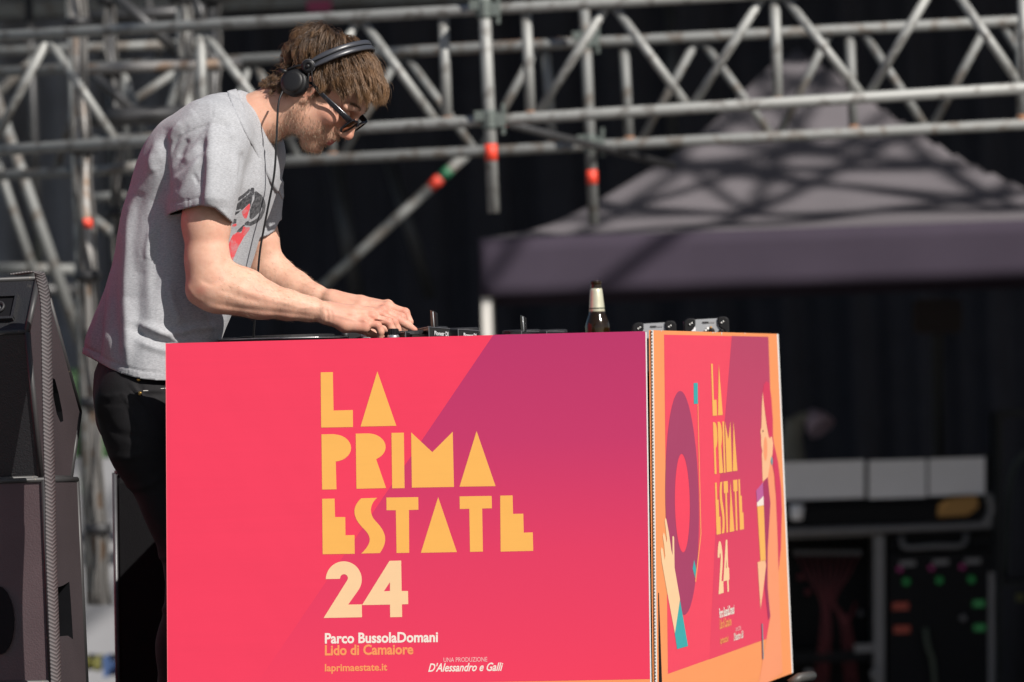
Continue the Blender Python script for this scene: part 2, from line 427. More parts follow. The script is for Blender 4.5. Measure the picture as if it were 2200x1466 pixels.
# upper level of the stage scaffold, above the picture: its lattice shades the tent roof
def upper_girder(label, c, yaw, z0, h, half=8.0, seg=0.95, r=0.034):
    rt = root('lattice_girder', Vector((c[0], c[1], z0)), label, 'lattice girder', 'lattice girders of the upper stage level')
    ax = Vector((math.cos(yaw), math.sin(yaw), 0)); o_ = Vector((c[0], c[1], 0))
    pt = lambda s_, z: o_ + ax * s_ + Vector((0, 0, z))
    for z in (z0, z0 + h): tubeo('chord', pt(-half, z), pt(half, z), r, M_galv2, rt)
    n = int(2 * half / seg)
    for i in range(n):
        a = -half + i * seg
        tubeo('diagonal', pt(a, z0 if i % 2 else z0 + h), pt(a + seg, z0 + h if i % 2 else z0), r * .85, M_galv2, rt)
        if i % 3 == 0: tubeo('upright', pt(a, z0), pt(a, z0 + h), r * .9, M_galv2, rt)
upper_girder('lower slanting girder of the upper stage level high over the deck', (6.5, 20.6), math.radians(14), 7.4, 0.75)
upper_girder('upper slanting girder of the upper stage level high over the deck', (6.5, 20.4), math.radians(-17), 8.5, 0.8)
upper_girder('shallow girder of the upper stage level in front of the slanting ones', (6.0, 21.4), math.radians(-6), 6.6, 0.6, r=.028)
upper_girder('second crosswise girder of the upper stage level high over the deck', (8.4, 20.2), math.radians(118), 7.8, 0.7, r=.03)
upper_girder('crosswise girder of the upper stage level high over the deck', (6.2, 19.6), math.radians(62), 8.0, 0.7)
# dim beam high at the back
rt = root('roof_beam', P(500, 12, 30), 'dim broad roof beam at the top edge behind the girders', 'beam')
mobj('box_section', *prism([P(-200, 14, 30), P(-200, 44, 30), P(1010, 2, 30), P(1010, -28, 30)], (0, .3, 0)), M_galv2, rt)
mobj('pink_marker', *box(P(686, 13, 29.95), .13, .02, .06), mat('pink_marker_tape', (0.35, 0.05, 0.13), .6), rt)

# ------------------------------------------------------------------ canopy tent
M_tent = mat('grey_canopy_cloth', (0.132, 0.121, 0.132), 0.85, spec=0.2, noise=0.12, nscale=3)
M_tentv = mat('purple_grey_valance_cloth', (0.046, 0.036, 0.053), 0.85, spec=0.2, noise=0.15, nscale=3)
M_white_leg = mat('white_tent_leg', (0.62, 0.60, 0.56), 0.4)
E0 = P(1030, 516, 26.0); E1 = P(2490, 452, 26.0)
sx = (E1 - E0); wid = sx.length; sx = sx.normalized(); sx = Vector((sx.x, sx.y, 0)).normalized()
sy = Vector((-sx.y, sx.x, 0)); ez = E0.z
rt = root('canopy_tent', Vector((E0.x, E0.y, GZ)) + sx * wid / 2 + sy * wid / 2, 'grey pop-up canopy tent with a peaked roof behind the booth', 'tent')
dep = 2.7
def TP(u, v, z): return Vector((E0.x, E0.y, 0)) + sx * u + sy * v + Vector((0, 0, z))
peak = 0.96
nU = 40; V = []; Fc = []
for j in range(nU + 1):
    for i in range(nU + 1):
        u, v = i / nU * 2 - 1, j / nU * 2 - 1
        r = max(abs(u), abs(v)); t = 1 - r
        # concave profile: steep near the peak, flared at the eaves
        h = peak * t ** 1.85
        rr = math.hypot(u, v)
        diag = min(abs(u), abs(v)) / max(r, 1e-6)
        h += 0.035 * diag ** 4 * t * 4 * (1 - t)
        h -= 0.03 * math.sin(math.pi * t) * (1 - diag) + 0.008 * math.sin(u * 9 + v * 5)
        # rounded cap at the peak
        h = h - 0.05 * math.exp(-(r / 0.06) ** 2)
        V.append(TP((u + 1) / 2 * wid, (v + 1) / 2 * dep, ez + h))
for j in range(nU):
    for i in range(nU):
        q = j * (nU + 1) + i; Fc.append((q, q + 1, q + nU + 2, q + nU + 1))
o = mobj('roof', V, Fc, M_tent, rt, smooth=True); o.modifiers.new('cloth', 'SOLIDIFY').thickness = 0.004
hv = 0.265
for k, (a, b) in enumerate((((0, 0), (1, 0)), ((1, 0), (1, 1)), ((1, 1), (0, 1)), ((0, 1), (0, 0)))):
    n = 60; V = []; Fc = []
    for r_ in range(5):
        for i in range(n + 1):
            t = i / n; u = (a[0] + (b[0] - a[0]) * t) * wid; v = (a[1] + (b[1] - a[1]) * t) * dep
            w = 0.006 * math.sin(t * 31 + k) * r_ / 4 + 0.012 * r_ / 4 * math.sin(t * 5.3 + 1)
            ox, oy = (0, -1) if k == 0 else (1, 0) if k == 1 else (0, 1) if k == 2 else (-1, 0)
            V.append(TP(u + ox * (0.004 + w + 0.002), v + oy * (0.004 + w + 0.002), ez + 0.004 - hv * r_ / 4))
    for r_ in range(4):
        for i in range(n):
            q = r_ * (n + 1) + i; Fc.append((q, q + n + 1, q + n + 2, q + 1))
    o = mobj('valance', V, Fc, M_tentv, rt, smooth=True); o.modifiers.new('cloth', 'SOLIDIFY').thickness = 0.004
for (u, v) in ((.022, .03), (wid - .022, .03), (.022, dep - .03), (wid - .022, dep - .03)):
    mobj('leg', *box(TP(u, v, (GZ + ez - .01) / 2), .045, .045, ez - GZ - .03, (sx, sy, Vector((0, 0, 1)))), M_white_leg, rt)

# ------------------------------------------------------------------ equipment under the tent
M_rack = mat('black_rack_paint', (0.008, 0.008, 0.0095), 0.6, spec=.12, noise=0.3, nscale=20)
M_alu = mat('brushed_aluminium_edge', (0.17, 0.165, 0.17), 0.5, 0.4, noise=0.2, nscale=20)
M_paper = mat('white_paper', (0.86, 0.84, 0.86), 0.8, noise=0.06, nscale=6)
M_redcable = mat('red_cable', (0.16, 0.022, 0.03), 0.5)
M_tan = mat('tan_leather', (0.42, 0.22, 0.06), 0.7)
def emat(name, c, s):
    m = mat(name, c, 0.4); b = m.node_tree.nodes['Principled BSDF']
    b.inputs['Emission Color'].default_value = (*c, 1); b.inputs['Emission Strength'].default_value = s; return m
M_ledg, M_ledr, M_ledm = emat('green_led', (0.006, 0.08, 0.02), .35), emat('red_led', (0.10, 0.010, 0.004), .3), emat('magenta_led', (0.09, 0.008, 0.045), .35)
dR = 28.0
def slab(px0, py0, px1, py1, d, th, slope=-0.035):
    dy = slope * (px1 - px0)
    return prism([P(px0, py0, d), P(px0, py1, d), P(px1, py1 + dy, d), P(px1, py0 + dy, d)], (0, th, 0))
rt = root('rack_table', P(1880, 1700, dR), 'black work case with a silver rim holding paper sheets under the tent', 'case')
mobj('lid', *slab(1560, 998, 2130, 1090, dR + .02, .04), M_rack, rt)
mobj('tray', *slab(1560, 1096, 2134, 1142, dR - .02, .7), M_rack, rt)
tray = [P(1560, 1147, dR - .04), P(2085, 1130, dR - .04), P(2118, 1120, dR - .04), P(2130, 1096, dR - .04), P(2124, 1060, dR - .04)]
mobj('rim', *sweep(catmull(tray, 6), .022, 10), M_alu, rt, smooth=True)
for (a, b) in ((1600, 1640), (2060, 2100)):
    mobj('leg', *slab(a, 1148, a + 24, 1700, dR + .3, .05), M_rack, rt)
for (x0, x1, y0, y1, lab) in ((1640, 1857, 995, 1076, 'white paper sheet taped at the left end of the case lid'), (1866, 1990, 990, 1072, 'white paper sheet taped in the middle of the case lid'), (1995, 2116, 986, 1066, 'white paper sheet taped at the right end of the case lid')):
    v, f = slab(x0, y0, x1, y1, dR - .012, .004, -0.03)
    o = mobj('paper_sheet', v, f, M_paper); tag(o, lab, 'paper', 'paper sheets on the case lid')
o = mobj('leather_pouch', *prism([P(2014, 1112, dR - .06), P(2016, 1084, dR - .06), P(2046, 1070, dR - .06), P(2100, 1064, dR - .06), P(2104, 1090, dR - .06), P(2080, 1108, dR - .06)], (0, .1, 0)), M_tan); recalc(o); bevel(o, .012); tag(o, 'tan leather pouch lying at the right end of the tray', 'pouch')
o = mobj('white_cup', *lathe(P(1712, 1104, dR - .1), cU, [(.028, -.03), (.036, .045), (.033, .045), (.026, -.025)], 20), M_paper, smooth=True); tag(o, 'white cup standing on the tray beside the poster board', 'cup')
# patch bay rack with red cables
rt = root('equipment_rack', P(1790, 1700, dR), 'open black rack full of thin red patch cables', 'rack', 'equipment racks under the tent')
mobj('back_panel', *slab(1560, 1160, 1900, 1700, dR + .35, .03), M_rack, rt)
for (a, b) in ((1878, 1900), (1560, 1580)):
    mobj('side_rail', *slab(a, 1150, b, 1700, dR, .3, 0), M_alu, rt)
mobj('top_panel', *slab(1560, 1148, 1880, 1162, dR, .34), M_alu, rt)
mobj('shelf', *slab(1582, 1404, 1876, 1430, dR + .05, .28), M_rack, rt)
for i in range(9):
    x = 1712 + i * 16.5
    mobj('connector', *lathe(P(x, 1188, dR + .2), -cF, [(.016, -.1), (.016, .02), (.011, .03)], 12), M_alu, rt)
    mid = P(1779 + (i - 4) * 3.6, 1292 + 5 * math.sin(i * 2.3), dR + .05 + .02 * math.sin(i * 1.7))
    end = P(1748 + (i % 5) * 7, 1480, dR + .08) if i < 5 else P(1818 + (i % 4) * 8, 1480, dR + .08)
    p2 = P(1764 + (i % 5) * 5, 1360, dR + .04) if i < 5 else P(1808 + (i % 4) * 6, 1345, dR + .04)
    mobj('patch_cable', *sweep(catmull([P(x, 1192, dR + .14), P(x + (1779 - x) * .3, 1232, dR + .06), mid, p2, end], 6), .0034, 6), M_redcable, rt, smooth=True)
mobj('patch_cable', *sweep(catmull([P(1812, 1342, dR + .03), P(1828, 1322, dR + .03), P(1838, 1296, dR + .1)], 6), .006, 6), M_redcable, rt, smooth=True)
for (x, y) in ((1850, 1318), (1736, 1272), (1720, 1240)):
    mobj('knob', *lathe(P(x, y, dR + .3), -cF, [(.016, -.06), (.014, .02), (.006, .024)], 12), M_alu if x == 1850 else M_redcable, rt)
mobj('label_strip', *slab(1836, 1385, 1880, 1402, dR + .02, .01), M_alu, rt)
mobj('connector', *lathe(P(1737, 1446, dR), -cF, [(.02, -.06), (.02, .02)], 12), M_alu, rt)
mobj('connector', *lathe(P(1878, 1448, dR - .02), -cF, [(.02, -.06), (.02, .02)], 12), M_alu, rt)
# power rack
rt = root('equipment_rack', P(2030, 1700, dR), 'black power rack with green and red lamps and a silver handle', 'rack', 'equipment racks under the tent')
mobj('housing', *slab(1908, 1190, 2136, 1700, dR, .5), M_rack, rt)
mobj('side_rail', *slab(2124, 1230, 2136, 1700, dR - .012, .01, 0), M_alu, rt)
mobj('lid', *slab(1908, 1152, 2136, 1186, dR + .04, .46), M_rack, rt)
mobj('handle', *sweep(catmull([P(1936, 1152, dR - .02), P(1946, 1176, dR - .05), P(2010, 1174, dR - .06), P(2066, 1172, dR - .05), P(2076, 1146, dR - .02)], 6), .014, 8), M_alu, rt, smooth=True)
for i, (x, y) in enumerate(((1947, 1250), (2018, 1247), (2087, 1245))):
    mobj('green_lamp', *lathe(P(x, y, dR), -cF, [(.017, -.02), (.017, .016), (.009, .024)], 14), M_ledg, rt)
    mobj('magenta_lamp', *lathe(P(x - 14 - i * 3, y - 27, dR), -cF, [(.014, -.02), (.014, .012), (.007, .018)], 14), M_ledm, rt)
    mobj('label_strip', *slab(x - 14, y - 44, x + 20, y - 33, dR - .004, .004), M_alu, rt)
for (x, y) in ((1930, 1304), (1933, 1354)): mobj('red_display', *slab(x - 12, y - 8, x + 22, y + 7, dR - .01, .01), M_ledr, rt)
for (x, y) in ((2103, 1298), (2105, 1350)): mobj('green_display', *slab(x - 12, y - 7, x + 12, y + 6, dR - .01, .01), M_ledg, rt)
mobj('knob', *lathe(P(2069, 1328, dR), -cF, [(.017, -.02), (.015, .03), (.008, .034)], 14), M_alu, rt)
mobj('cable', *sweep(catmull([P(1988, 1350, dR - .03), P(1994, 1390, dR - .06), P(2004, 1420, dR - .05), P(2010, 1490, dR - .04)], 6), .012, 8), mat('pale_green_cable', (.07, .085, .06), .6), rt, smooth=True)
rt = root('equipment_rack', P(2200, 1700, dR + .8), 'dim tall rack frame at the right edge under the tent', 'rack', 'equipment racks under the tent')
for x in (2142, 2290): mobj('side_rail', *slab(x, 885, x + 12, 1700, dR + .8, .5, 0), M_dark, rt)
mobj('top_panel', *slab(2154, 884, 2290, 896, dR + .8, .5), M_dark, rt)
mobj('shelf', *slab(2154, 1250, 2290, 1262, dR + .8, .5), M_dark, rt)
mobj('cable', *sweep(catmull([P(2300, 950, dR + .9), P(2210, 970, dR + .75), P(2170, 1040, dR + .8), P(2160, 1240, dR + .9)], 8), .014, 8), M_clamp, rt, smooth=True)
mobj('label_strip', *slab(2184, 1276, 2200, 1292, dR + .78, .01), M_yellow, rt)
# gooseneck lamp built for an unidentified pale, pink shape, and chair back
M_cream = mat('pale_cloth', (0.26, 0.25, 0.22), .9, noise=.3, nscale=15); M_pinkcloth = mat('faded_pink_cloth', (0.42, 0.32, 0.40), .9, noise=.2, nscale=20)
rt = root('gooseneck_lamp', P(1715, 1010, dR + .5), 'pale drooping gooseneck lamp with a pink shade behind the papers', 'lamp')
mobj('stem', *sweep(catmull([P(1708, 1000, dR + .5), P(1702, 945, dR + .5), P(1712, 905, dR + .5), P(1740, 896, dR + .5)], 8), [.055] * 8 + [.05] * 8 + [.03] * 9, 12), M_cream, rt, smooth=True)
mobj('shade', *lathe(P(1752, 902, dR + .5), Vector((.5, -.4, -.75)), [(.03, -.05), (.06, 0), (.075, .06), (.07, .06), (.02, -.03)], 18), M_pinkcloth, rt, smooth=True)
rt = root('office_chair', P(2015, 1000, 29.0), 'dark chair with a rounded backrest standing in the tent\'s shade', 'chair')
rr = [P(1962 + 105 * a, 642 + 75 * b, 29.0) for a, b in ((.12, 0), (.88, 0), (1, .12), (1, .88), (.88, 1), (.12, 1), (0, .88), (0, .12))]
o = mobj('backrest', *prism(rr, (0, .08, 0)), mat('chair_mesh_cloth', (.05, .042, .045), .8), rt); recalc(o)
mobj('stem', *sweep([P(2014, 716, 29.05), P(2016, 1000, 29.1)], .03, 10), M_dark, rt)

# ------------------------------------------------------------------ loudspeaker stack at the left
M_spk = mat('scuffed_black_cabinet_paint', (0.017, 0.017, 0.019), 0.42, nscale=26, col2=(0.045, 0.043, 0.04), thr=0.62, bump=0.5, bscale=260)
M_spkside = mat('cabinet_side_paint', (0.040, 0.030, 0.033), 0.55, noise=0.25, nscale=7, bump=0.4, bscale=260)
M_edge = mat('worn_cabinet_edge', (0.035, 0.034, 0.035), 0.5, nscale=34, col2=(0.30, 0.22, 0.14), thr=0.66, detail=5)
def strap_mat():
    m = mat('grey_webbing', (0.12, 0.115, 0.115), 0.8); t = m.node_tree; b = t.nodes['Principled BSDF']
    at = N(t, 'ShaderNodeAttribute', attribute_name='st')
    sp = N(t, 'ShaderNodeSeparateXYZ'); t.links.new(at.outputs['Vector'], sp.inputs[0])
    ab = N(t, 'ShaderNodeMath', operation='ABSOLUTE'); t.links.new(sp.outputs[0], ab.inputs[0])
    ml = N(t, 'ShaderNodeMath', operation='MULTIPLY_ADD'); t.links.new(ab.outputs[0], ml.inputs[0]); ml.inputs[1].default_value = 0.9; t.links.new(sp.outputs[1], ml.inputs[2])
    wv = N(t, 'ShaderNodeMath', operation='SINE'); mu = N(t, 'ShaderNodeMath', operation='MULTIPLY'); mu.inputs[1].default_value = 6.283
    t.links.new(ml.outputs[0], mu.inputs[0]); t.links.new(mu.outputs[0], wv.inputs[0])
    mr = N(t, 'ShaderNodeMapRange'); mr.inputs[1].default_value = -0.6; mr.inputs[2].default_value = 0.6; t.links.new(wv.outputs[0], mr.inputs[0])
    mx = N(t, 'ShaderNodeMix', data_type='RGBA'); mx.inputs[6].default_value = (.05, .046, .048, 1); mx.inputs[7].default_value = (.12, .11, .112, 1)
    t.links.new(mr.outputs[0], mx.inputs[0]); t.links.new(mx.outputs[2], b.inputs['Base Color'])
    bp = N(t, 'ShaderNodeBump', i_Strength=.6, i_Distance=.002); t.links.new(mr.outputs[0], bp.inputs['Height']); t.links.new(bp.outputs[0], b.inputs['Normal'])
    return m
M_strap = strap_mat()
SD = Vector((.27, .963, 0)).normalized(); SN = Vector((SD.y, -SD.x, 0))      # along the side face / its normal
def side_pt(px, py, x0, d0):
    o_ = P(x0, 900, d0); return ray_plane(px, py, o_, SN)
def cabinet(name, label, poly, x0, d0, width, holes, bm_=None):
    rt = root(name, side_pt(poly[-1][0], poly[-1][1], x0, d0) - SN * width / 2, label, 'loudspeaker', 'loudspeakers stacked at the left')
    pts = [side_pt(x, y, x0, d0) for x, y in poly]
    c = sum(pts, Vector()) / len(pts)
    to2 = lambda p: ((p - c).dot(SD), p.z - c.z)
    loops = [[to2(p) for p in pts]]
    for h in holes: loops.append([to2(side_pt(x, y, x0, d0)) for x, y in h])
    V2, T = fill(loops)
    V = [c + SD * a + Vector((0, 0, b)) for a, b in V2]
    o = mobj('side_panel', V, T, M_spkside, rt); recalc(o)
    if (o.data.polygons[0].normal.dot(SN)) < 0: o.data.flip_normals()
    for h in holes:
        q = [side_pt(x, y, x0, d0) for x, y in h]; n = len(q)
        VV = q + [c_ - SN * .05 for c_ in q]; FF = [(i, (i + 1) % n, n + (i + 1) % n, n + i) for i in range(n)] + [tuple(range(n, 2 * n))]
        mobj('handle_recess', VV, FF, M_rack, rt, smooth=False)
    q = [p - SN * .001 for p in pts]; n = len(q)
    VV = q + [p - SN * width for p in q]
    FF = [(i, (i + 1) % n, n + (i + 1) % n, n + i) for i in range(n)] + [tuple(range(n, 2 * n))]
    o = mobj('body', VV, FF, bm_ or M_spk, rt); recalc(o)
    es = [q[i] for i in range(n)] + [q[0]]
    for i in range(n):
        a, b = q[i], q[(i + 1) % n]
        mobj('edge_bead', *sweep([a - SN * .002, b - SN * .002], .007, 8), M_edge, rt, smooth=True)
    for i in range(n):
        a = q[i]
        mobj('edge_bead', *sweep([a, a - SN * width], .006, 8), M_edge, rt, smooth=True)
    return rt, pts
def ell(cx, cy, rx, ry, n=18, sk=0): return [(cx + rx * math.cos(2 * math.pi * i / n) + sk * math.sin(2 * math.pi * i / n), cy + ry * math.sin(2 * math.pi * i / n)) for i in range(n)]
hole_up = [(112, 812), (118, 815), (126, 845), (134, 885), (136, 905), (130, 908), (122, 890), (114, 850)]
up_rt, _ = cabinet('stage_loudspeaker', 'scuffed black wedge loudspeaker strapped on top of the stack', [(85, 598), (61, 713), (91, 1027), (153, 1028), (173, 885), (107, 640), (97, 598)], 61, 12.35, .62, [hole_up])
hole_lo = [(124, 1262), (136, 1258), (149, 1250), (152, 1290), (155, 1340), (157, 1374), (146, 1366), (126, 1368)]
lo_rt, _ = cabinet('stage_loudspeaker', 'tall dark bass cabinet under the wedge loudspeaker with oval handle holes', [(97, 1031), (113, 1466), (124, 1790), (206, 1790), (187, 1466), (167, 1031)], 97, 12.4, .62, [hole_lo], mat('bass_cabinet_front_paint', (0.082, 0.056, 0.061), 0.55, noise=0.25, nscale=7, bump=.4, bscale=260))
# recessed connector plate on the wedge's upper face, handle hole of the bass cabinet's front
fA, fB = side_pt(85, 598, 61, 12.35), side_pt(61, 713, 61, 12.35)
fn = SN.cross(fB - fA).normalized()
if fn.dot(-cF) < 0: fn = -fn
ctr = fA.lerp(fB, .56) - SN * .078
ex, ey = SN, (fA - fB).normalized()
mobj('connector_plate', *box(ctr + fn * .003, .07, .055, .006, (ex, ey, fn)), M_rack, up_rt)
for s_ in (-1, 1): mobj('plate_frame', *box(ctr + fn * .006 + ey * (.03 * s_), .078, .006, .012, (ex, ey, fn)), M_spk, up_rt)
for s_ in (-1, 1): mobj('plate_frame', *box(ctr + fn * .006 + ex * (.037 * s_), .006, .054, .012, (ex, ey, fn)), M_spk, up_rt)
mobj('connector', *lathe(ctr + fn * .006, fn, [(.015, 0), (.015, .006), (.011, .008), (.010, .002), (.004, .002), (.003, .008)], 20), M_dark, up_rt, smooth=True)
gA = side_pt(104, 1230, 97, 12.4); 
hc = side_pt(107, 1330, 97, 12.4) - SN * .118
n2 = -SD
mobj('handle_recess', *prism([hc + SN * (.036 * math.cos(a)) + Vector((0, 0, .075 * math.sin(a))) for a in [2 * math.pi * i / 20 for i in range(20)]], n2 * .004), M_rack, lo_rt)
# ratchet strap over the stack
rt = root('ratchet_strap', side_pt(118, 1466, 61, 12.3), 'grey chevron webbing strap running down over both stacked loudspeakers', 'strap')
sl = [(60, 594), (78, 590), (86, 598), (95, 640), (98, 680), (99, 760), (102, 900), (105, 1020), (106.5, 1060), (109, 1200), (114, 1340), (119, 1466), (128, 1700)]
pl = catmull([side_pt(x, y, 97, 12.27) + (Vector((0, 0, .004)) if i < 2 else Vector()) - SN * (.03 if i == 0 else .0) for i, (x, y) in enumerate(sl)], 8)
V = []; Fc = []; st = []; acc = 0
wv = SD.copy()
for i, p in enumerate(pl):
    if i: acc += (pl[i] - pl[i - 1]).length
    for j, k in enumerate((-1, 0, 1)):
        wdt = .030
        V.append(p + wv * (k * wdt) + SN * (.002 if k == 0 else 0)); st.append((k * 1.0, acc / .0082, 0))
for i in range(len(pl) - 1):
    for j in range(2):
        q = i * 3 + j; Fc.append((q, q + 1, q + 4, q + 3))
o = mobj('webbing', V, Fc, M_strap, rt, smooth=True, attrs={'st': np.array(st)})
o.modifiers.new('thick', 'SOLIDIFY').thickness = .003
# black cabinets behind the performer
M_grille = mat('black_grille', (.006, .006, .007), .7, spec=.1, bump=.8, bscale=700)
def plain_cab(label, poly, d, depth_, m, edge):
    rt = root('stage_loudspeaker', P(poly[0][0], max(p[1] for p in poly), d), label, 'loudspeaker', 'black loudspeakers behind the performer')
    q = [P(x, y, d) for x, y in poly]
    o = mobj('body', *prism(q, (.12, depth_, 0)), m, rt); recalc(o); bevel(o, .012)
    g = [q[i].lerp(sum(q, Vector()) / len(q), .06) + Vector((0, -.002, 0)) for i in range(len(q))]
    o = mobj('grille', *prism(g, (0, -.006, 0)), M_grille, rt); recalc(o)
    for a, b in edge: mobj('edge_bead', *sweep([q[a] + Vector((0, -.004, 0)), q[b] + Vector((0, -.004, 0))], .006, 8), M_alu2, rt, smooth=True)
M_blackcab = mat('matt_black_cabinet', (.008, .008, .009), .6, spec=.2)
M_alu2 = mat('grey_cabinet_edge', (.07, .07, .075), .4, .3, noise=.3, nscale=40)
plain_cab('black bass cabinet standing behind the man\'s legs', [(246, 1016), (258, 1760), (560, 1760), (560, 1006)], 13.6, .5, M_blackcab, ((0, 1), (0, 3)))
plain_cab('black wedge loudspeaker on the cabinet behind the man\'s hip', [(214, 892), (224, 878), (560, 860), (560, 1000), (252, 1003), (243, 990)], 13.6, .4, M_blackcab, ((0, 5), (0, 1)))
# unseen banner added left of the stage to bounce red onto the shirt
M_bounce = mat('coral_bounce_cloth', tuple(min(.88, c) for c in lin((250, 70, 98))), .8)
rt = root('bounce_banner', Vector((-3.0, 12.4, 0)), 'unseen coral red banner added to bounce red light onto the shirt', 'banner')
q = [Vector((-2.85, 11.9, .3)), Vector((-3.1, 14.8, .3)), Vector((-3.1, 14.8, 2.3)), Vector((-2.85, 11.9, 2.3))]
mobj('sheet', *prism(q, (-.01, 0, 0)), M_bounce, rt)
for p_ in (q[0], q[1]): mobj('post', *sweep([Vector((p_.x - .05, p_.y, 0)), Vector((p_.x - .05, p_.y, 3.05))], .025, 10), M_galv, rt)
# ------------------------------------------------------------------ DJ booth: two printed boards, table, gear
def ink_mat(name, c, rough=0.45):
    return mat(name, ink(*c), rough, spec=0.3, noise=0.03, nscale=5, stretch=(.25, .25, 14), detail=5, bump=.25, bscale=3.5, bdist=.012)
def grad_mat(name, pts, axis_o, axis, rough=0.45):
    """printed colour gradient along a world axis; pts: (t, colour)"""
    m = mat(name, (0.5, 0.5, 0.5), rough, spec=0.3); t = m.node_tree; b = t.nodes['Principled BSDF']
    at = N(t, 'ShaderNodeAttribute', attribute_name='g'); rp = N(t, 'ShaderNodeValToRGB')
    el = rp.color_ramp.elements
    while len(el) < len(pts): el.new(0.5)
    for e, (p, c) in zip(el, pts): e.position = p; e.color = (*ink(*c), 1)
    t.links.new(at.outputs['Fac'], rp.inputs[0]); t.links.new(rp.outputs[0], b.inputs['Base Color']); return m
I_red = ink_mat('print_coral_red', (249, 66, 98)); I_orange = ink_mat('print_orange', (255, 160, 100)); I_yel = ink_mat('print_yellow', (255, 189, 96))
I_cream = ink_mat('print_cream', (255, 214, 166)); I_white = ink_mat('print_white', (252, 238, 226)); I_purple = ink_mat('print_plum', (172, 62, 104))
I_teal = ink_mat('print_teal', (62, 176, 178)); I_skin = ink_mat('print_peach', (255, 178, 130)); I_hair = ink_mat('print_crimson', (222, 56, 96)); I_wine = ink_mat('print_wine', (176, 50, 98))
I_lil = ink_mat('print_lilac', (196, 98, 160)); I_eye = ink_mat('print_brown', (120, 50, 50)); I_rosy = ink_mat('print_rose', (255, 196, 150)); I_org2 = ink_mat('print_salmon', (255, 160, 116))
M_edgew = mat('white_board_edge', (0.72, 0.70, 0.68), 0.6, noise=.1, nscale=200)
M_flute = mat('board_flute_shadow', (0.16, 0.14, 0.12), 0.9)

UPV = Vector((0, 0, 1))
class Board:
    def __init__(s, o, d, up):
        s.o = o; s.d = d.normalized(); s.up = (up - s.d * up.dot(s.d)).normalized()
        s.n = s.d.cross(s.up)          # faces the viewer
        if s.n.dot(cF) > 0: s.n = -s.n
        s.layer = 0
    def uv(s, px, py):
        p = ray_plane(px, py, s.o, s.n); return ((p - s.o).dot(s.d), (p - s.o).dot(s.up))
    def pt(s, u, v, off=0.0): return s.o + s.d * u + s.up * v + s.n * off
    def sheet(s, name, loops, m, g=None, lay=None):
        """flat printed shape; loops in (u, v)"""
        if lay is None: s.layer += 1; lay = s.layer
        V2, T = fill(loops)
        V = [s.pt(u, v, 0.00014 * lay) for u, v in V2]
        at = {'g': np.array([g(u, v) for u, v in V2])} if g else None
        o = mobj(name, V, T, m, s.root, attrs=at)
        s.fix(o); return o
    def fix(s, o):
        me = o.data; bm = bmesh.new(); bm.from_mesh(me)
        for f in bm.faces:
            if f.normal.dot(s.n) < 0: f.normal_flip()
        bm.to_mesh(me); bm.free()
    def px_sheet(s, name, loops, m, g=None, lay=None):
        return s.sheet(name, [[s.uv(*p) for p in lp] for lp in loops], m, g, lay)

# --- near board (end of the booth)
NA, NB = P(357, 738, 12.41), P(1387, 712, 12.2)
nb = Board(NA, NB - NA, P(357, 738, 12.41) - P(361.5, 1590, 12.412))
nb.root = root('printed_board', nb.pt(.5, -.84), 'coral red printed board with yellow block lettering on the booth\'s near end', 'board', 'printed boards on the booth')
out = [(357, 738), (1380, 712.2), (1386.5, 717), (1396.5, 1466), (1398, 1560), (361.5, 1590)]
q = [nb.pt(*nb.uv(*p)) for p in out]
o = mobj('panel', *prism(q, nb.n * -.005), I_red, nb.root); recalc(o)
o = mobj('cut_edge', *prism([nb.pt(*nb.uv(*p)) for p in ((1386.6, 714), (1388.2, 713.6), (1398.6, 1466), (1400, 1560), (1398.4, 1560), (1396.8, 1466))], nb.n * -.006), M_edgew, nb.root); recalc(o)
o = mobj('cut_edge', *prism([nb.pt(*nb.uv(*p)) for p in ((355.6, 738), (357, 737.8), (361.4, 1590), (360, 1590))], nb.n * -.006), ink_mat('print_pale_coral', (255, 120, 130)), nb.root); recalc(o)
top_v = nb.uv(1387, 712)[1]; bot_v = nb.uv(1398, 1462)[1]
gp = grad_mat('print_plum_gradient', [(0, (190, 55, 108)), (.3, (203, 58, 108)), (.62, (232, 63, 102)), (1, (249, 66, 98))], None, None)
nb.px_sheet('print_block', [[(1060, 719.7), (1385.5, 711.9), (1386.3, 717), (1396.6, 1459), (1045, 1466), (548, 1475)]], gp, g=lambda u, v: (top_v - v) / (top_v - bot_v), lay=1)
nb.px_sheet('print_block', [[(361, 1483), (1045, 1466), (1396.6, 1459.5), (1398, 1558), (361.4, 1588)]], I_orange, lay=2)
K = lambda L: [[(340 + x * .5225, 700 + y * .5225) for x, y in lp] for lp in L]
def arc(cx, cy, rx, ry, a0, a1, n=14): return [(cx + rx * math.cos(math.radians(a0 + (a1 - a0) * i / n)), cy + ry * math.sin(math.radians(a0 + (a1 - a0) * i / n))) for i in range(n + 1)]
def bez(p0, p1, p2, p3, n=14):
    r = []
    for i in range(n + 1):
        t = i / n; u = 1 - t
        r.append(tuple(u**3 * a + 3 * u*u*t * b + 3 * u*t*t * c + t**3 * d for a, b, c, d in zip(p0, p1, p2, p3)))
    return r
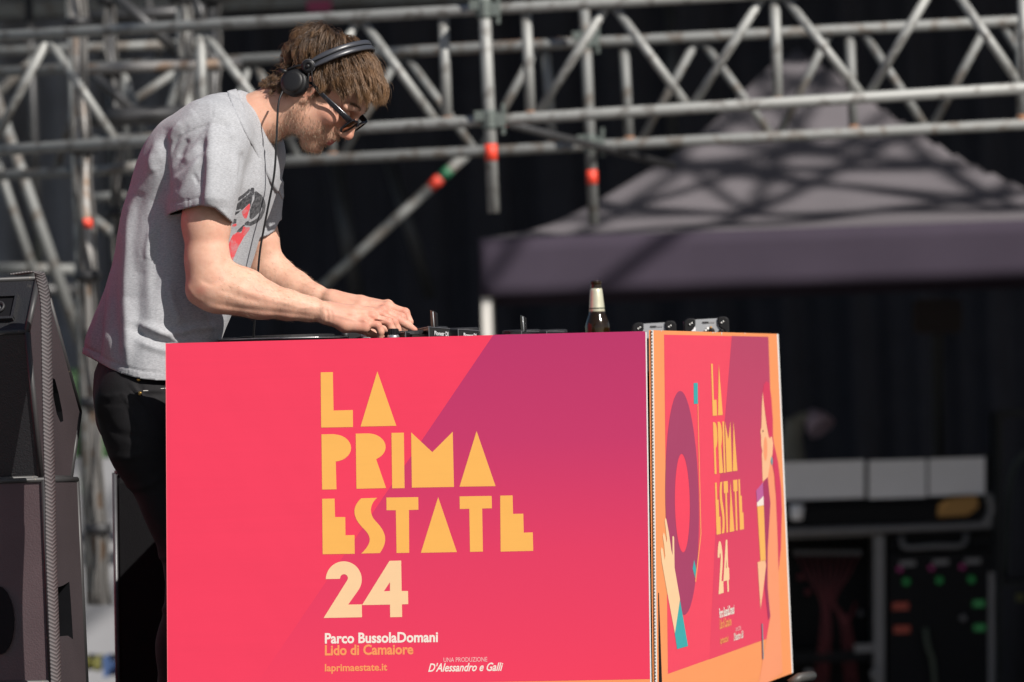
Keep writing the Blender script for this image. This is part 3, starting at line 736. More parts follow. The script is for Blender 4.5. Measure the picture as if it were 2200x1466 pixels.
LET = [
 [[(668, 192), (718, 191), (721, 349), (800, 347), (801, 417), (670, 419)]],                                     # L
 [[(901, 188), (979, 412), (832, 415)]],                                                                        # A
 [[(671, 447), (722, 446)] + arc(722, 503, 71, 56, -85, 85) + [(730, 559), (733, 673), (674, 674)]],              # P
 [[(812, 444), (860, 443)] + arc(862, 499, 73, 56, -85, 50) + [(896, 549), (937, 668), (815, 671)]],              # R
 [[(959, 441), (1010, 440), (1013, 668), (962, 669)]],                                                          # I
 [[(1040, 439), (1127, 520), (1211, 436), (1216, 663), (1043, 666)]],                                            # M
 [[(1309, 433), (1387, 660), (1239, 662)]],                                                                     # A
 [[(674, 712), (725, 711), (727, 787), (769, 787), (770, 862), (807, 861), (808, 938), (676, 940)]],              # E
 [[(835, 710), (900, 708)] + bez((900, 708), (868, 735), (866, 775), (895, 805))[1:] + bez((895, 805), (940, 850), (945, 890), (911, 935))[1:] + [(835, 937)] + bez((835, 937), (885, 890), (872, 865), (850, 840))[1:] + bez((850, 840), (795, 790), (795, 745), (835, 710))[1:-1]],  # S
 [[(938, 707), (1069, 705), (1070, 757), (1031, 758), (1032, 934), (980, 935), (977, 759), (939, 759)]],          # T
 [[(1151, 705), (1228, 931), (1080, 934)]],                                                                     # A
 [[(1239, 702), (1371, 700), (1372, 751), (1332, 752), (1335, 929), (1282, 930), (1279, 753), (1240, 754)]],      # T
 [[(1406, 699), (1457, 698), (1459, 774), (1501, 773), (1503, 851), (1540, 850), (1542, 926), (1408, 929)]],      # E
]
NUM = [
 [[(690, 1042)] + arc(763, 1044, 74, 75, 182, 395, 24) + [(781, 1147), (837, 1146), (838, 1199), (680, 1202), (774, 1052)] + arc(764, 1038, 16, 16, 40, -175, 10) + [(747, 1041)]],
 [[(951, 967), (999, 966), (1001, 1091), (1027, 1091), (1028, 1145), (1002, 1146), (1003, 1198), (954, 1199), (953, 1147), (838, 1149)], [(953, 1054), (953, 1091), (928, 1092)]],
]
TXT = [('Parco BussolaDomani', .03, 0, 698, 1360.5, 941, 1383.5, I_white, 1383), ('Lido di Camaiore', .03, 0, 698, 1386, 888, 1409, I_orange, 1409),
       ('laprimaestate.it', .024, 0, 698, 1427, 832, 1448, I_orange, 1441), ('UNA PRODUZIONE', 0.004, 0, 953, 1413, 1047, 1423, ink_mat('print_pink', (255, 190, 190)), 1423), ("D'Alessandro e Galli", .02, .35, 920, 1425, 1081, 1444, I_white, 1442)]
slope = -0.0135
design = []        # (name, loops in near (u, v) or triangles, material)
for L in LET: design.append(('lettering', [[nb.uv(*p) for p in lp] for lp in K(L)], I_yel, 'poly'))
for L in NUM: design.append(('lettering', [[nb.uv(*p) for p in lp] for lp in K(L)], I_cream, 'poly'))
for (s, bold, sh, x0, y0, x1, y1, m, base) in TXT:
    a, T = text_tris(s, bold, sh)
    uvs = []
    for x, y in a:
        px = x0 + x * (x1 - x0); py = y1 - y * (y1 - y0) + slope * (px - x0)
        uvs.append(nb.uv(px, py))
    design.append(('lettering', (uvs, T), m, 'tri'))
def put(board, xf, lay):
    for nm, L, m, kind in design:
        if kind == 'poly': board.sheet(nm, [[xf(*p) for p in lp] for lp in L], m, lay=lay)
        else:
            V = [board.pt(*xf(*p), 0.00014 * lay) for p in L[0]]
            o = mobj(nm, V, L[1], m, board.root); board.fix(o)
put(nb, lambda u, v: (u, v), 3)

# --- long board (audience side of the booth)
LA_, LB_ = P(1404, 710, 12.215), P(1672, 718, 14.1)
lb = Board(LA_, LB_ - LA_, P(1404, 710, 12.215) - P(1413, 1555, 12.222))
lb.root = root('printed_board', lb.pt(.95, -.84), 'long orange framed poster board with a woman and a record along the booth', 'board', 'printed boards on the booth')
out = [(1404, 709.8), (1669, 717.5), (1701, 1447), (1413, 1556)]
q = [lb.pt(*lb.uv(*p)) for p in out]
o = mobj('panel', *prism(q, lb.n * -.010), I_orange, lb.root); recalc(o)
o = mobj('cut_edge', *prism([lb.pt(*lb.uv(*p)) for p in ((1669.3, 717.5), (1672.6, 718), (1704, 1446), (1701.3, 1447))], lb.n * -.010), M_edgew, lb.root); recalc(o)
e0, e1 = lb.pt(*lb.uv(1404, 709.8)), lb.pt(*lb.uv(1413, 1556))
ev = (e1 - e0)
o = mobj('cut_edge', *prism([e0 - lb.d * .002, e0 - lb.d * .002 - lb.n * .0048, e0 - lb.d * .002 - lb.n * .0048 + ev, e0 - lb.d * .002 + ev], lb.d * .0018), M_edgew, lb.root); recalc(o)
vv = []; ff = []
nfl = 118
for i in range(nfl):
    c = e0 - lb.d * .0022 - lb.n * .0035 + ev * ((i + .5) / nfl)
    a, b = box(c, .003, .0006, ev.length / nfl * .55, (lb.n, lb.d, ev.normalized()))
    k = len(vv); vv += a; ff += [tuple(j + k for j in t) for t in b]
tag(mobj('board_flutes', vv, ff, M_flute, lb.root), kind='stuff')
C1 = lambda pts: [(1380 + x / 1.9147, 700 + y / 1.9139) for x, y in pts]
C7 = lambda pts: [(1520 + x / 2.9895, 760 + y / 2.9918) for x, y in pts]
C8 = lambda pts: [(1380 + x / 4.0059, 1100 + y / 4.0055) for x, y in pts]
lt = lb.uv(1530, 714)[1]; lbv = lb.uv(1560, 1400)[1]
lb.px_sheet('print_block', [C1([(89, 37), (518, 46), (527, 300), (545, 700), (562, 1150), (566, 1268), (465, 1304), (105, 1432)])], ink_mat('print_coral_red_poster', (249, 74, 100)), lay=1)
gl = grad_mat('print_plum_gradient_poster', [(0, (188, 66, 104)), (.25, (200, 64, 104)), (.6, (224, 64, 100)), (1, (240, 70, 100))], None, None)
lb.px_sheet('print_block', [C1([(368, 42), (518, 46), (527, 300), (545, 700), (562, 1150), (566, 1268), (465, 1304), (276, 1372), (300, 860), (338, 400)])], gl, g=lambda u, v: (lt - v) / (lt - lbv), lay=2)
def ellp(cx, cy, rx, ry, n=40, tilt=0.0): return [(cx + rx * math.cos(2 * math.pi * i / n) + tilt * math.sin(2 * math.pi * i / n), cy + ry * math.sin(2 * math.pi * i / n)) for i in range(n)]
lb.px_sheet('print_record', [C1(ellp(163, 729, 69, 461, 48, 8)), C1(ellp(164, 730, 31, 203, 40, 3))], I_purple, lay=3)
lb.px_sheet('print_record_label', [C1(ellp(164, 730, 30.6, 201, 40, 3))], ink_mat('print_label_red', (252, 70, 98)), lay=3)
lb.px_sheet('print_tonearm', [C1([(210, 236), (227, 235), (228, 321), (211, 322)])], I_teal, lay=4)
lb.px_sheet('print_tonearm', [C1([(226, 321), (229, 321), (242, 857), (220, 1056), (216, 1052), (238, 856)])], I_orange, lay=4)
lb.px_sheet('print_tonearm', [C1([(212, 962), (220, 1000), (217, 1040), (206, 1000)])], I_teal, lay=5)
lb.px_sheet('print_hand', [C8([(196, 52), (204, 62), (226, 180), (247, 330), (258, 372), (256, 215), (264, 206), (271, 220), (275, 480), (322, 752), (278, 1050), (220, 740), (165, 430), (155, 330), (162, 303), (175, 322), (188, 412), (194, 380), (185, 290), (173, 205), (181, 177), (193, 200), (206, 262), (209, 236), (190, 78)])], I_cream, lay=5)
lb.px_sheet('print_sleeve', [C8([(322, 758), (391, 1155), (297, 1181), (277, 1050)])], I_teal, lay=5)
lb.px_sheet('print_hair', [C7([(351, 262), (360, 200), (375, 177), (395, 190), (408, 280), (418, 420), (419, 530), (428, 590), (452, 700), (470, 850), (476, 1000), (470, 1250), (455, 1402), (449, 1200), (436, 900), (416, 600), (395, 560), (378, 440), (362, 340)])], I_hair, lay=5)
lb.px_sheet('print_torso', [C7([(352, 824), (385, 792), (396, 700), (413, 710), (424, 770), (440, 950), (450, 1200), (455, 1400), (462, 1600), (480, 2050), (380, 2120), (340, 2170), (318, 2380), (300, 2330), (290, 2230), (330, 2110), (402, 1690), (385, 1500), (383, 1260), (402, 960)])], I_org2, lay=4)
lb.px_sheet('print_face', [C7([(352, 245), (347, 330), (344, 470), (337, 500), (342, 530), (342, 590), (350, 626), (346, 650), (348, 690), (352, 822), (385, 795), (396, 730), (405, 680), (415, 650), (420, 575), (410, 530), (398, 545), (390, 530), (375, 440), (362, 340)])], I_rosy, lay=6)
lb.px_sheet('print_cheek', [C7(ellp(370, 612, 12, 78))], I_org2, lay=7)
lb.px_sheet('print_eye', [C7(ellp(354, 498, 4.5, 6, 12))], I_eye, lay=7)
lb.px_sheet('print_earring', [C7(ellp(411, 690, 5, 26, 16))], I_teal, lay=7)
lb.px_sheet('print_dress', [C7([(357, 822), (385, 794), (402, 962), (385, 1250), (383, 1500), (402, 1690), (388, 1712), (366, 1500), (372, 1330), (358, 985)])], I_wine, lay=6)
lb.px_sheet('print_cup', [C7([(310, 880), (354, 826), (357, 915), (315, 957)])], I_lil, lay=7)
lb.px_sheet('print_cup', [C7([(315, 959), (357, 915), (359, 974), (317, 983)])], I_white, lay=7)
lb.px_sheet('print_cup', [C7([(317, 984), (359, 975), (372, 1328), (338, 1337)])], I_yel, lay=7)
lb.px_sheet('print_hand', [C8([(988, 433), (1055, 412), (1062, 460), (1034, 700), (1014, 838)])], I_rosy, lay=7)
lb.px_sheet('print_straw', [C8([(1020, 962), (1026, 961), (1034, 1268), (1029, 1271)])], I_purple, lay=7)
lb.px_sheet('print_straw', [C8([(1027, 962), (1032, 961), (1041, 1265), (1036, 1268)])], I_teal, lay=8)
for (x_, y_, h_) in ((1531, 714.2, 3), (1550, 714.8, 7), (1536, 714.3, 2), (1600, 716, 2.5), (1420, 711, 2)):
    lb.px_sheet('scuff', [[(x_ - .8, y_ - .6), (x_ + 1.1, y_ - .5), (x_ + .3, y_ + h_)]], M_edgew, lay=3)
# same lettering as the near board, fitted on this board
src = [(668, 192), (670, 419), (979, 412), (671, 447), (674, 674), (1387, 660), (674, 712), (676, 940), (1542, 926), (680, 1202), (1003, 1198)]
dst = C7([(23, 66), (31, 401), (93, 397), (33, 440), (45, 773), (189, 752), (47, 830), (57, 1163), (235, 1127)]) + C8([(652, 712), (743, 688)])
A = np.array([[*nb.uv(340 + x * .5225, 700 + y * .5225), 1] for x, y in src]); B = np.array([lb.uv(*p) for p in dst])
cf, *_ = np.linalg.lstsq(A, B, rcond=None)
put(lb, lambda u, v: tuple(np.array([u, v, 1]) @ cf), 5)

# --- booth table behind the boards
M_case = mat('flight_case_black', (0.015, 0.015, 0.017), 0.45, noise=.3, nscale=30)
bd_, bw_ = Vector((nb.d.x, nb.d.y, 0)).normalized(), Vector((lb.d.x, lb.d.y, 0)).normalized()
def BT(u, w, z): return NB + bd_ * (u - 1.03) + bw_ * w + Vector((0, 0, z - NB.z))   # booth coordinates
TT = NB.z - 0.085
bax = (bd_, bw_, UPV)
rt = root('booth_table', BT(.5, .95, 0), 'black flight case table hidden behind the two printed boards', 'table')
o = mobj('top', *box(BT(.50, .96, TT - .02), 1.0, 1.86, .04, bax), M_case, rt); bevel(o, .006)
mobj('shelf', *box(BT(.50, .96, TT - .5), .98, 1.84, .03, bax), M_case, rt)
for (u, w) in ((.03, .06), (.96, .06), (.03, 1.86), (.96, 1.86)): mobj('leg', *box(BT(u, w, (TT - .04) / 2), .05, .05, TT - .04, bax), M_case, rt)
mobj('side_panel', *box(BT(.992, .055, TT - .44), .074, .012, .86, bax), M_rack, rt)  # black panel added so the gap between the boards looks shaded inside
mobj('corner_brace', *box(BT(.99, .04, TT - .17), .03, .04, .26, bax), M_rack, rt)
mobj('corner_bracket', *box(BT(1.012, .04, TT - .045), .016, .012, .04, bax), mat('cream_plastic', (.5, .42, .3), .6), rt)
o = mobj('power_box', *box(BT(.965, .035, TT - .34), .06, .05, .22, bax), M_dark); tag(o, 'small dark power box seen through the gap between the boards', 'box')
v, f = sweep([P(1697, 1470, 14.0), P(1716, 1457, 14.0), P(1745, 1452, 14.1)], .012, 10)
o = mobj('floor_cable', v, f, mat('dark_rubber', (.05, .048, .045), .5), smooth=True); tag(o, 'thick dark cable leaving the foot of the long poster board', 'cable')

# players and mixer on the table
M_gloss = mat('gloss_black_plastic', (0.009, 0.009, 0.011), 0.3, spec=.3)
M_silver = mat('silver_trim', (0.55, 0.55, 0.56), 0.3, 0.8)
M_glossedge = mat('light_edge_plastic', (0.10, 0.10, 0.11), 0.3)
M_wtext = mat('white_lettering', (0.75, 0.75, 0.76), 0.6)
def down(px, py, d, z): p = P(px, py, d); return Vector((p.x, p.y, z))
def wedge(top, label, brand=None, cat='player', name='media_player'):
    """black player: top outline given as picture points with depths; its sides run straight down to the table"""
    t = [P(*a) for a in top]; b = [Vector((p.x, p.y, TT)) for p in t]; n = len(t)
    rt = root(name, sum(b, Vector()) / n, label, cat, 'players on the booth table')
    V = t + b; Fc = [tuple(range(n)), tuple(range(2 * n - 1, n - 1, -1))] + [(i, n + i, n + (i + 1) % n, (i + 1) % n) for i in range(n)]
    o = mobj('body', V, Fc, M_gloss, rt); recalc(o); bevel(o, .002)
    for i in range(n): mobj('edge_trim', *sweep([t[i], t[(i + 1) % n]], .0012, 6), M_glossedge, rt)
    mobj('edge_trim', *sweep([t[0], b[0]], .0012, 6), M_glossedge, rt)
    # platter and knobs on the top
    c = sum(t, Vector()) / n
    mobj('platter', *lathe(c - UPV * .004, UPV, [(.045, 0), (.045, .006), (.04, .008)], 24), M_dark, rt, smooth=False)
    if brand:
        a, T = text_tris('Pioneer DJ', .012)
        A_, B_ = t[0], t[1]; eL = (B_ - A_).length; e = (B_ - A_).normalized(); nrm = e.cross(UPV)
        if nrm.dot(cF) > 0: nrm = -nrm
        Lw, h, u0, dz = brand
        VV = [A_ + e * (eL * (u0 + x * Lw)) + UPV * (-dz - h + y * h) + nrm * .0015 for x, y in a]
        mobj('lettering', VV, T, M_wtext, rt)
    return rt
w1 = wedge([(921, 703, 12.46), (966, 706.5, 12.6), (922, 702, 12.95), (868, 713.5, 12.8)], 'black player beside the man\'s fingers, lettered on its end', (.66, .0125, .24, .0075))
w2 = wedge([(984, 708, 12.7), (1028, 711, 12.82), (985, 706, 13.1), (950, 709, 13.0)], 'black player in the middle of the booth, lettering just above the board', (.62, .0125, .24, .007))
w3 = wedge([(1120, 712.2, 13.0), (1157, 712.8, 13.2), (1118, 711.2, 13.5), (1086, 713.6, 13.3)], 'low black player far along the table left of the bottle')
w4 = wedge([(1174, 712.2, 13.2), (1212, 712.8, 13.35), (1176, 711.4, 13.6), (1150, 713, 13.5)], 'low black mixer nearest the beer bottle', name='mixer', cat='mixer')
def blade(px, py0, py1, d, wpx, label):
    rt = root('dust_cover', P(px, py1, d), label, 'dust cover', 'upright dust covers on the players')
    s = d / F
    q = [P(px - wpx * .55, py0, d), P(px - wpx * .1, py0 + 2, d - .02), P(px + wpx * .45, py0 + 6, d - .03), P(px + wpx * .6, py1, d - .03), P(px - wpx * .1, py1, d - .02), P(px - wpx * .35, py1, d)]
    o = mobj('blade', *prism(q, (0.004, .10, 0)), M_gloss, rt); recalc(o); bevel(o, .0015)
    mobj('edge_trim', *sweep([P(px, py0 + 4, d - .0305), P(px + wpx * .22, py1, d - .0305)], .0035, 8, flat=(1, .4)), mat('clear_edge_plastic', (.35, .37, .38), .15), rt, smooth=True)
blade(930, 666, 705, 12.62, 11, 'upright black cover blade on the player beside the man\'s fingers')
blade(1123, 676.5, 713, 13.05, 10, 'upright black cover blade on the far player left of the bottle')
kb = P(845, 724, 12.42)
rt = root('volume_knob', kb, 'ribbed black knob with silver foot next to the man\'s fingertips', 'knob')
kc = Vector((kb.x, kb.y, kb.z))
nr = 26; prof = [(.0112, .004), (.0105, .0165), (.0095, .0182)]
mobj('cap', *lathe(kc, cU, prof, nr), M_gloss, rt, smooth=False)
for i in range(14):
    a = 2 * math.pi * i / 14; dv = cR * math.cos(a) + cF * math.sin(a)
    mobj('rib', *sweep([kc + cU * .005 + dv * .0113, kc + cU * .0165 + dv * .0106], .0013, 6), M_gloss, rt)
mobj('foot', *lathe(kc, cU, [(.012, -.012), (.0135, .001), (.0115, .0045)], 24), M_silver, rt, smooth=True)
w0 = wedge([(871, 713.5, 12.40), (885, 717, 12.5), (872, 712, 12.62), (848, 719, 12.52)], 'small black wedge remote under the man\'s index finger', name='controller', cat='controller')
rt = root('turntable', P(640, 760, 12.7), 'flat silver edged deck at the near end of the booth in front of the man', 'player')
q = [P(470, 729, 12.55), P(748, 722.5, 12.5), P(752, 720, 13.0), P(478, 726, 13.0)]
o = mobj('plinth', *prism(q, (0, 0, -.035)), M_gloss, rt); recalc(o)
mobj('edge_trim', *sweep([q[0] + Vector((0, -.002, -.001)), q[1] + Vector((0, -.002, -.001))], .0018, 8), M_silver, rt, smooth=True)
mobj('platter', *lathe(q[0].lerp(q[2], .5), UPV, [(.11, -.002), (.11, .003), (.1, .004)], 40), M_dark, rt)
mobj('tonearm_pillar', *lathe(P(742, 722, 12.62), cU, [(.008, -.01), (.008, .008), (.006, .009)], 16), M_dark, rt, smooth=True)
o = mobj('control_block', *box(P(762, 722, 12.66), .05, .08, .02), M_dark); tag(o, 'small dark block under the man\'s palm', 'box'); bevel(o, .002)
o = mobj('paper_note', *prism([P(776, 717, 12.6), P(798, 724, 12.55), P(794, 728, 12.5), P(777, 727, 12.5)], (0, .002, .0)), M_paper); recalc(o); tag(o, 'corner of a white note below the man\'s fingers', 'note')

# beer bottle
bc = P(1284, 712, 13.9); bz = TT
def bpx(w): return w / 2 * 13.9 / F
def bh(py): return P(1284, py, 13.9).z
M_brown = bpy.data.materials.new('brown_bottle_glass'); M_brown.use_nodes = True
b_ = M_brown.node_tree.nodes['Principled BSDF']; b_.inputs['Base Color'].default_value = (.020, .010, .0022, 1); b_.inputs['Roughness'].default_value = .06
b_.inputs['Transmission Weight'].default_value = .35; b_.inputs['IOR'].default_value = 1.5
M_foil = mat('cream_foil_label', (.58, .56, .42), .32, .35, noise=.08, nscale=60, bump=.3, bscale=90)
rt = root('beer_bottle', Vector((bc.x, bc.y, bz)), 'brown glass beer bottle with a cream neck label and no cap', 'bottle')
bl = Vector((bc.x, bc.y, 0))
prof = [(bpx(48), bz), (bpx(53), bz + .006), (bpx(53), bh(706)), (bpx(52), bh(699)), (bpx(48), bh(691)), (bpx(41), bh(682)), (bpx(35), bh(674)), (bpx(32.5), bh(668)), (bpx(31), bh(660)), (bpx(28), bh(642)), (bpx(25), bh(624)), (bpx(22.6), bh(612)), (bpx(22.6), bh(611)), (bpx(24.5), bh(609)), (bpx(24.5), bh(605)), (bpx(22), bh(603.5)), (bpx(16), bh(604)), (bpx(15), bh(612))]
ax_t = (cU * 1).normalized()
mobj('glass', *lathe(bl, UPV, prof, 40), M_brown, rt, smooth=True)
mobj('beer', *lathe(bl, UPV, [(bpx(42), bz + .006), (bpx(46), bz + .01), (bpx(46), bh(706)), (bpx(44), bh(701))], 32), mat('amber_beer', (.16, .06, .008), .2), rt, smooth=True)
mobj('neck_label', *lathe(bl, UPV, [(bpx(32.2) + .0006, bh(670.5)), (bpx(32.6) + .0006, bh(668)), (bpx(31) + .0008, bh(660)), (bpx(28) + .0008, bh(642)), (bpx(25) + .0008, bh(624)), (bpx(23.4) + .0006, bh(620))], 40), M_foil, rt, smooth=True)
mobj('label_stripe', *lathe(bl, UPV, [(bpx(31.4) + .0012, bh(664.2)), (bpx(31) + .0013, bh(661.4))], 40), mat('dark_label_stripe', (.05, .06, .04), .5), rt, smooth=True)
# two silver boxes with rubber corners
M_box = mat('silver_box_face', (.36, .37, .385), .45, .3, noise=.06, nscale=12)
M_rub = mat('black_rubber_corner', (.007, .007, .008), .6, spec=.25)
M_mag = mat('magenta_trim', (.3, .02, .16), .5)
M_screw = mat('screw_metal', (.75, .75, .72), .4, .3)
def rbox(l, r, yl, yr, d, label, extra):
    rt = root('amplifier', Vector((P((l + r) / 2, yl, d).x, P((l + r) / 2, yl, d).y, TT)), label, 'amplifier', 'silver boxes on the booth table')
    a, b = P(l, yl, d), P(r, yr, d - .0); e = (b - a).normalized()
    dn_ = Vector((0, 0, -1)); H = a.z - TT
    o = mobj('face', *prism([a, b, Vector((b.x, b.y, TT + .002)), Vector((a.x, a.y, TT + .002))], (0, .006, 0)), M_box, rt); recalc(o)
    o = mobj('housing', *prism([a + Vector((0, .006, -.002)), b + Vector((0, .006, -.002)), Vector((b.x, b.y + .006, TT)), Vector((a.x, a.y + .006, TT))], (0, .2, 0)), M_mag, rt); recalc(o)
    o = mobj('lower_dark_panel', *prism([a + e * .012 + Vector((0, -.003, -.036)), b - e * .012 + Vector((0, -.003, -.036)), Vector((b.x - .012, b.y - .003, TT + .004)), Vector((a.x + .012, a.y - .003, TT + .004))], (0, .004, 0)), M_dark, rt); recalc(o)  # dark panel added over the lower face behind the board gap
    for (p, s_) in ((a, 1), (b, -1)):
        cpt = p + e * (.012 * s_) + Vector((0, 0, -.010))
        sh_ = [(-.016, -.06), (-.0165, .002), (-.0145, .0085), (-.0095, .0125), (-.003, .014), (.008, .0135), (.0115, .009), (.0115, -.003), (.007, -.012), (-.004, -.020), (-.0065, -.026), (-.0065, -.06)]
        for dy in (-.006, .034):
            o = mobj('corner_bumper', *prism([cpt + e * (a_ * s_) + Vector((0, dy, b2)) for a_, b2 in sh_], (0, .03, 0)), M_rub, rt); recalc(o); bevel(o, .003, 3)
        for k in (-1, 1):
            mobj('screw', *lathe(cpt + e * (.0024 * k) + Vector((0, -.0072, .0014 * k)), Vector((0, -1, 0)), [(.0021, 0), (.0019, .0014), (.0012, .0022)], 12), M_screw, rt, smooth=True)
    m_ = a.lerp(b, .5)
    mobj('label_strip', *box(a.lerp(b, .47) + Vector((0, -.001, -.0085)), .014, .001, .004), M_dark, rt)
    mobj('label_strip', *box(a.lerp(b, .47) + e * .0155 + Vector((0, -.001, -.0085)), .015, .001, .0036), mat('grey_print', (.25, .25, .26), .6), rt)
    for (t, dz, r_, m) in extra:
        c = a.lerp(b, t) + Vector((0, 0, -dz))
        mobj('knob', *lathe(c, Vector((0, -1, 0)), [(r_, 0), (r_ * .9, .008), (r_ * .5, .009)], 16), m, rt, smooth=True)
    return rt, a, b, e
rbox(1362, 1449, 697, 692, 13.85, 'silver fronted box with black rubber corners nearest the bottle', [])
r2, a, b, e = rbox(1473, 1562, 688, 683, 13.75, 'silver fronted box with knobs and a white sticker at the far corner of the booth', [(.52, .024, .004, M_screw), (.62, .030, .0075, M_rub), (.47, .028, .003, M_screw), (.85, .031, .006, M_rub), (.6, .021, .003, M_tan)])
mobj('sticker', *box(a.lerp(b, .17) + Vector((0, -.0012, -.023)), .012, .001, .009), M_paper, r2)
# ------------------------------------------------------------------ signed distance modelling
D0 = 12.7; PX = D0 / F
def MS(px, py, dd=0.0):
    """man space (x right, y depth, z up, metres at the man's distance) of a picture point at depth D0 + dd"""
    s = (D0 + dd) / F; return np.array([(px - 1100) * s, dd, (733 - py) * s])
def to_px(p): s = F / (D0 + p[:, 1]); return np.stack([1100 + p[:, 0] * s, 733 - p[:, 2] * s], 1)
MB = np.array([tuple(cR), tuple(cF), tuple(cU)]); MO = np.array(tuple(CAM)) + D0 * np.array(tuple(cF))
def to_world(p): return MO + np.asarray(p) @ MB

def smin(a, b, k):
    h = np.clip(0.5 + 0.5 * (b - a) / k, 0, 1); return b * (1 - h) + a * h - k * h * (1 - h)
def smax(a, b, k): return -smin(-a, -b, k)
def cone(a, b, ra, rb):
    a = np.asarray(a, float); b = np.asarray(b, float); ab = b - a; L2 = max(ab @ ab, 1e-12)
    def f(p):
        t = np.clip(((p - a) @ ab) / L2, 0, 1); q = p - a - t[:, None] * ab
        return np.sqrt((q * q).sum(1)) - (ra + (rb - ra) * t)
    return f, (a + b) / 2, math.sqrt(L2) / 2 + max(ra, rb)
def ellipsoid(c, r, R=None):
    c = np.asarray(c, float); r = np.asarray(r, float)
    def f(p):
        q = p - c
        if R is not None: q = q @ np.asarray(R).T
        k0 = np.sqrt(((q / r) ** 2).sum(1)); k1 = np.sqrt(((q / r ** 2) ** 2).sum(1))
        return np.where(k0 < 1e-6, -r.min(), k0 * (k0 - 1) / np.maximum(k1, 1e-9))
    return f, c, float(r.max())
def chain(pts, rad, k=0.0):
    """round cones along pts, as one primitive"""
    cs = [cone(pts[i], pts[i + 1], rad[i], rad[i + 1]) for i in range(len(pts) - 1)]
    P_ = np.array(pts, float); c = (P_.min(0) + P_.max(0)) / 2; R = np.sqrt(((P_ - c) ** 2).sum(1)).max() + max(rad)
    def f(p):
        d = cs[0][0](p)
        for q in cs[1:]: d = smin(d, q[0](p), k) if k else np.minimum(d, q[0](p))
        return d
    return f, c, R
def flatchain(pts, ra, rb, axis, k=0.02):
    """chain of elliptical tubes: ra across `axis` direction's normal, rb along axis"""
    axis = np.asarray(axis, float) / np.linalg.norm(axis)
    P_ = np.array(pts, float); c = (P_.min(0) + P_.max(0)) / 2; R = np.sqrt(((P_ - c) ** 2).sum(1)).max() + max(max(ra), max(rb))
    def f(p):
        best = None
        for i in range(len(pts) - 1):
            a, b = P_[i], P_[i + 1]; ab = b - a
            t = np.clip(((p - a) @ ab) / (ab @ ab), 0, 1); q = p - a - t[:, None] * ab
            A = ra[i] + (ra[i + 1] - ra[i]) * t; B = rb[i] + (rb[i + 1] - rb[i]) * t
            l = q @ axis; o = np.sqrt(np.maximum((q * q).sum(1) - l * l, 0))
            d = (np.sqrt((o / A) ** 2 + (l / B) ** 2) - 1) * np.minimum(A, B)
            best = d if best is None else smin(best, d, k)
        return best
    return f, c, R
def compose(prims, base=0.12):
    """prims: (op, k, (f, c, R)); op '+' smooth union, '-' smooth subtraction"""
    def f(p):
        d = np.full(len(p), base)
        for op, k, (g, c, R) in prims:
            m = ((p - c) ** 2).sum(1) < (R + 0.07) ** 2
            if not m.any(): continue
            v = g(p[m])
            d[m] = smin(d[m], v, k) if op == '+' else smax(d[m], -v, k)
        return d
    return f
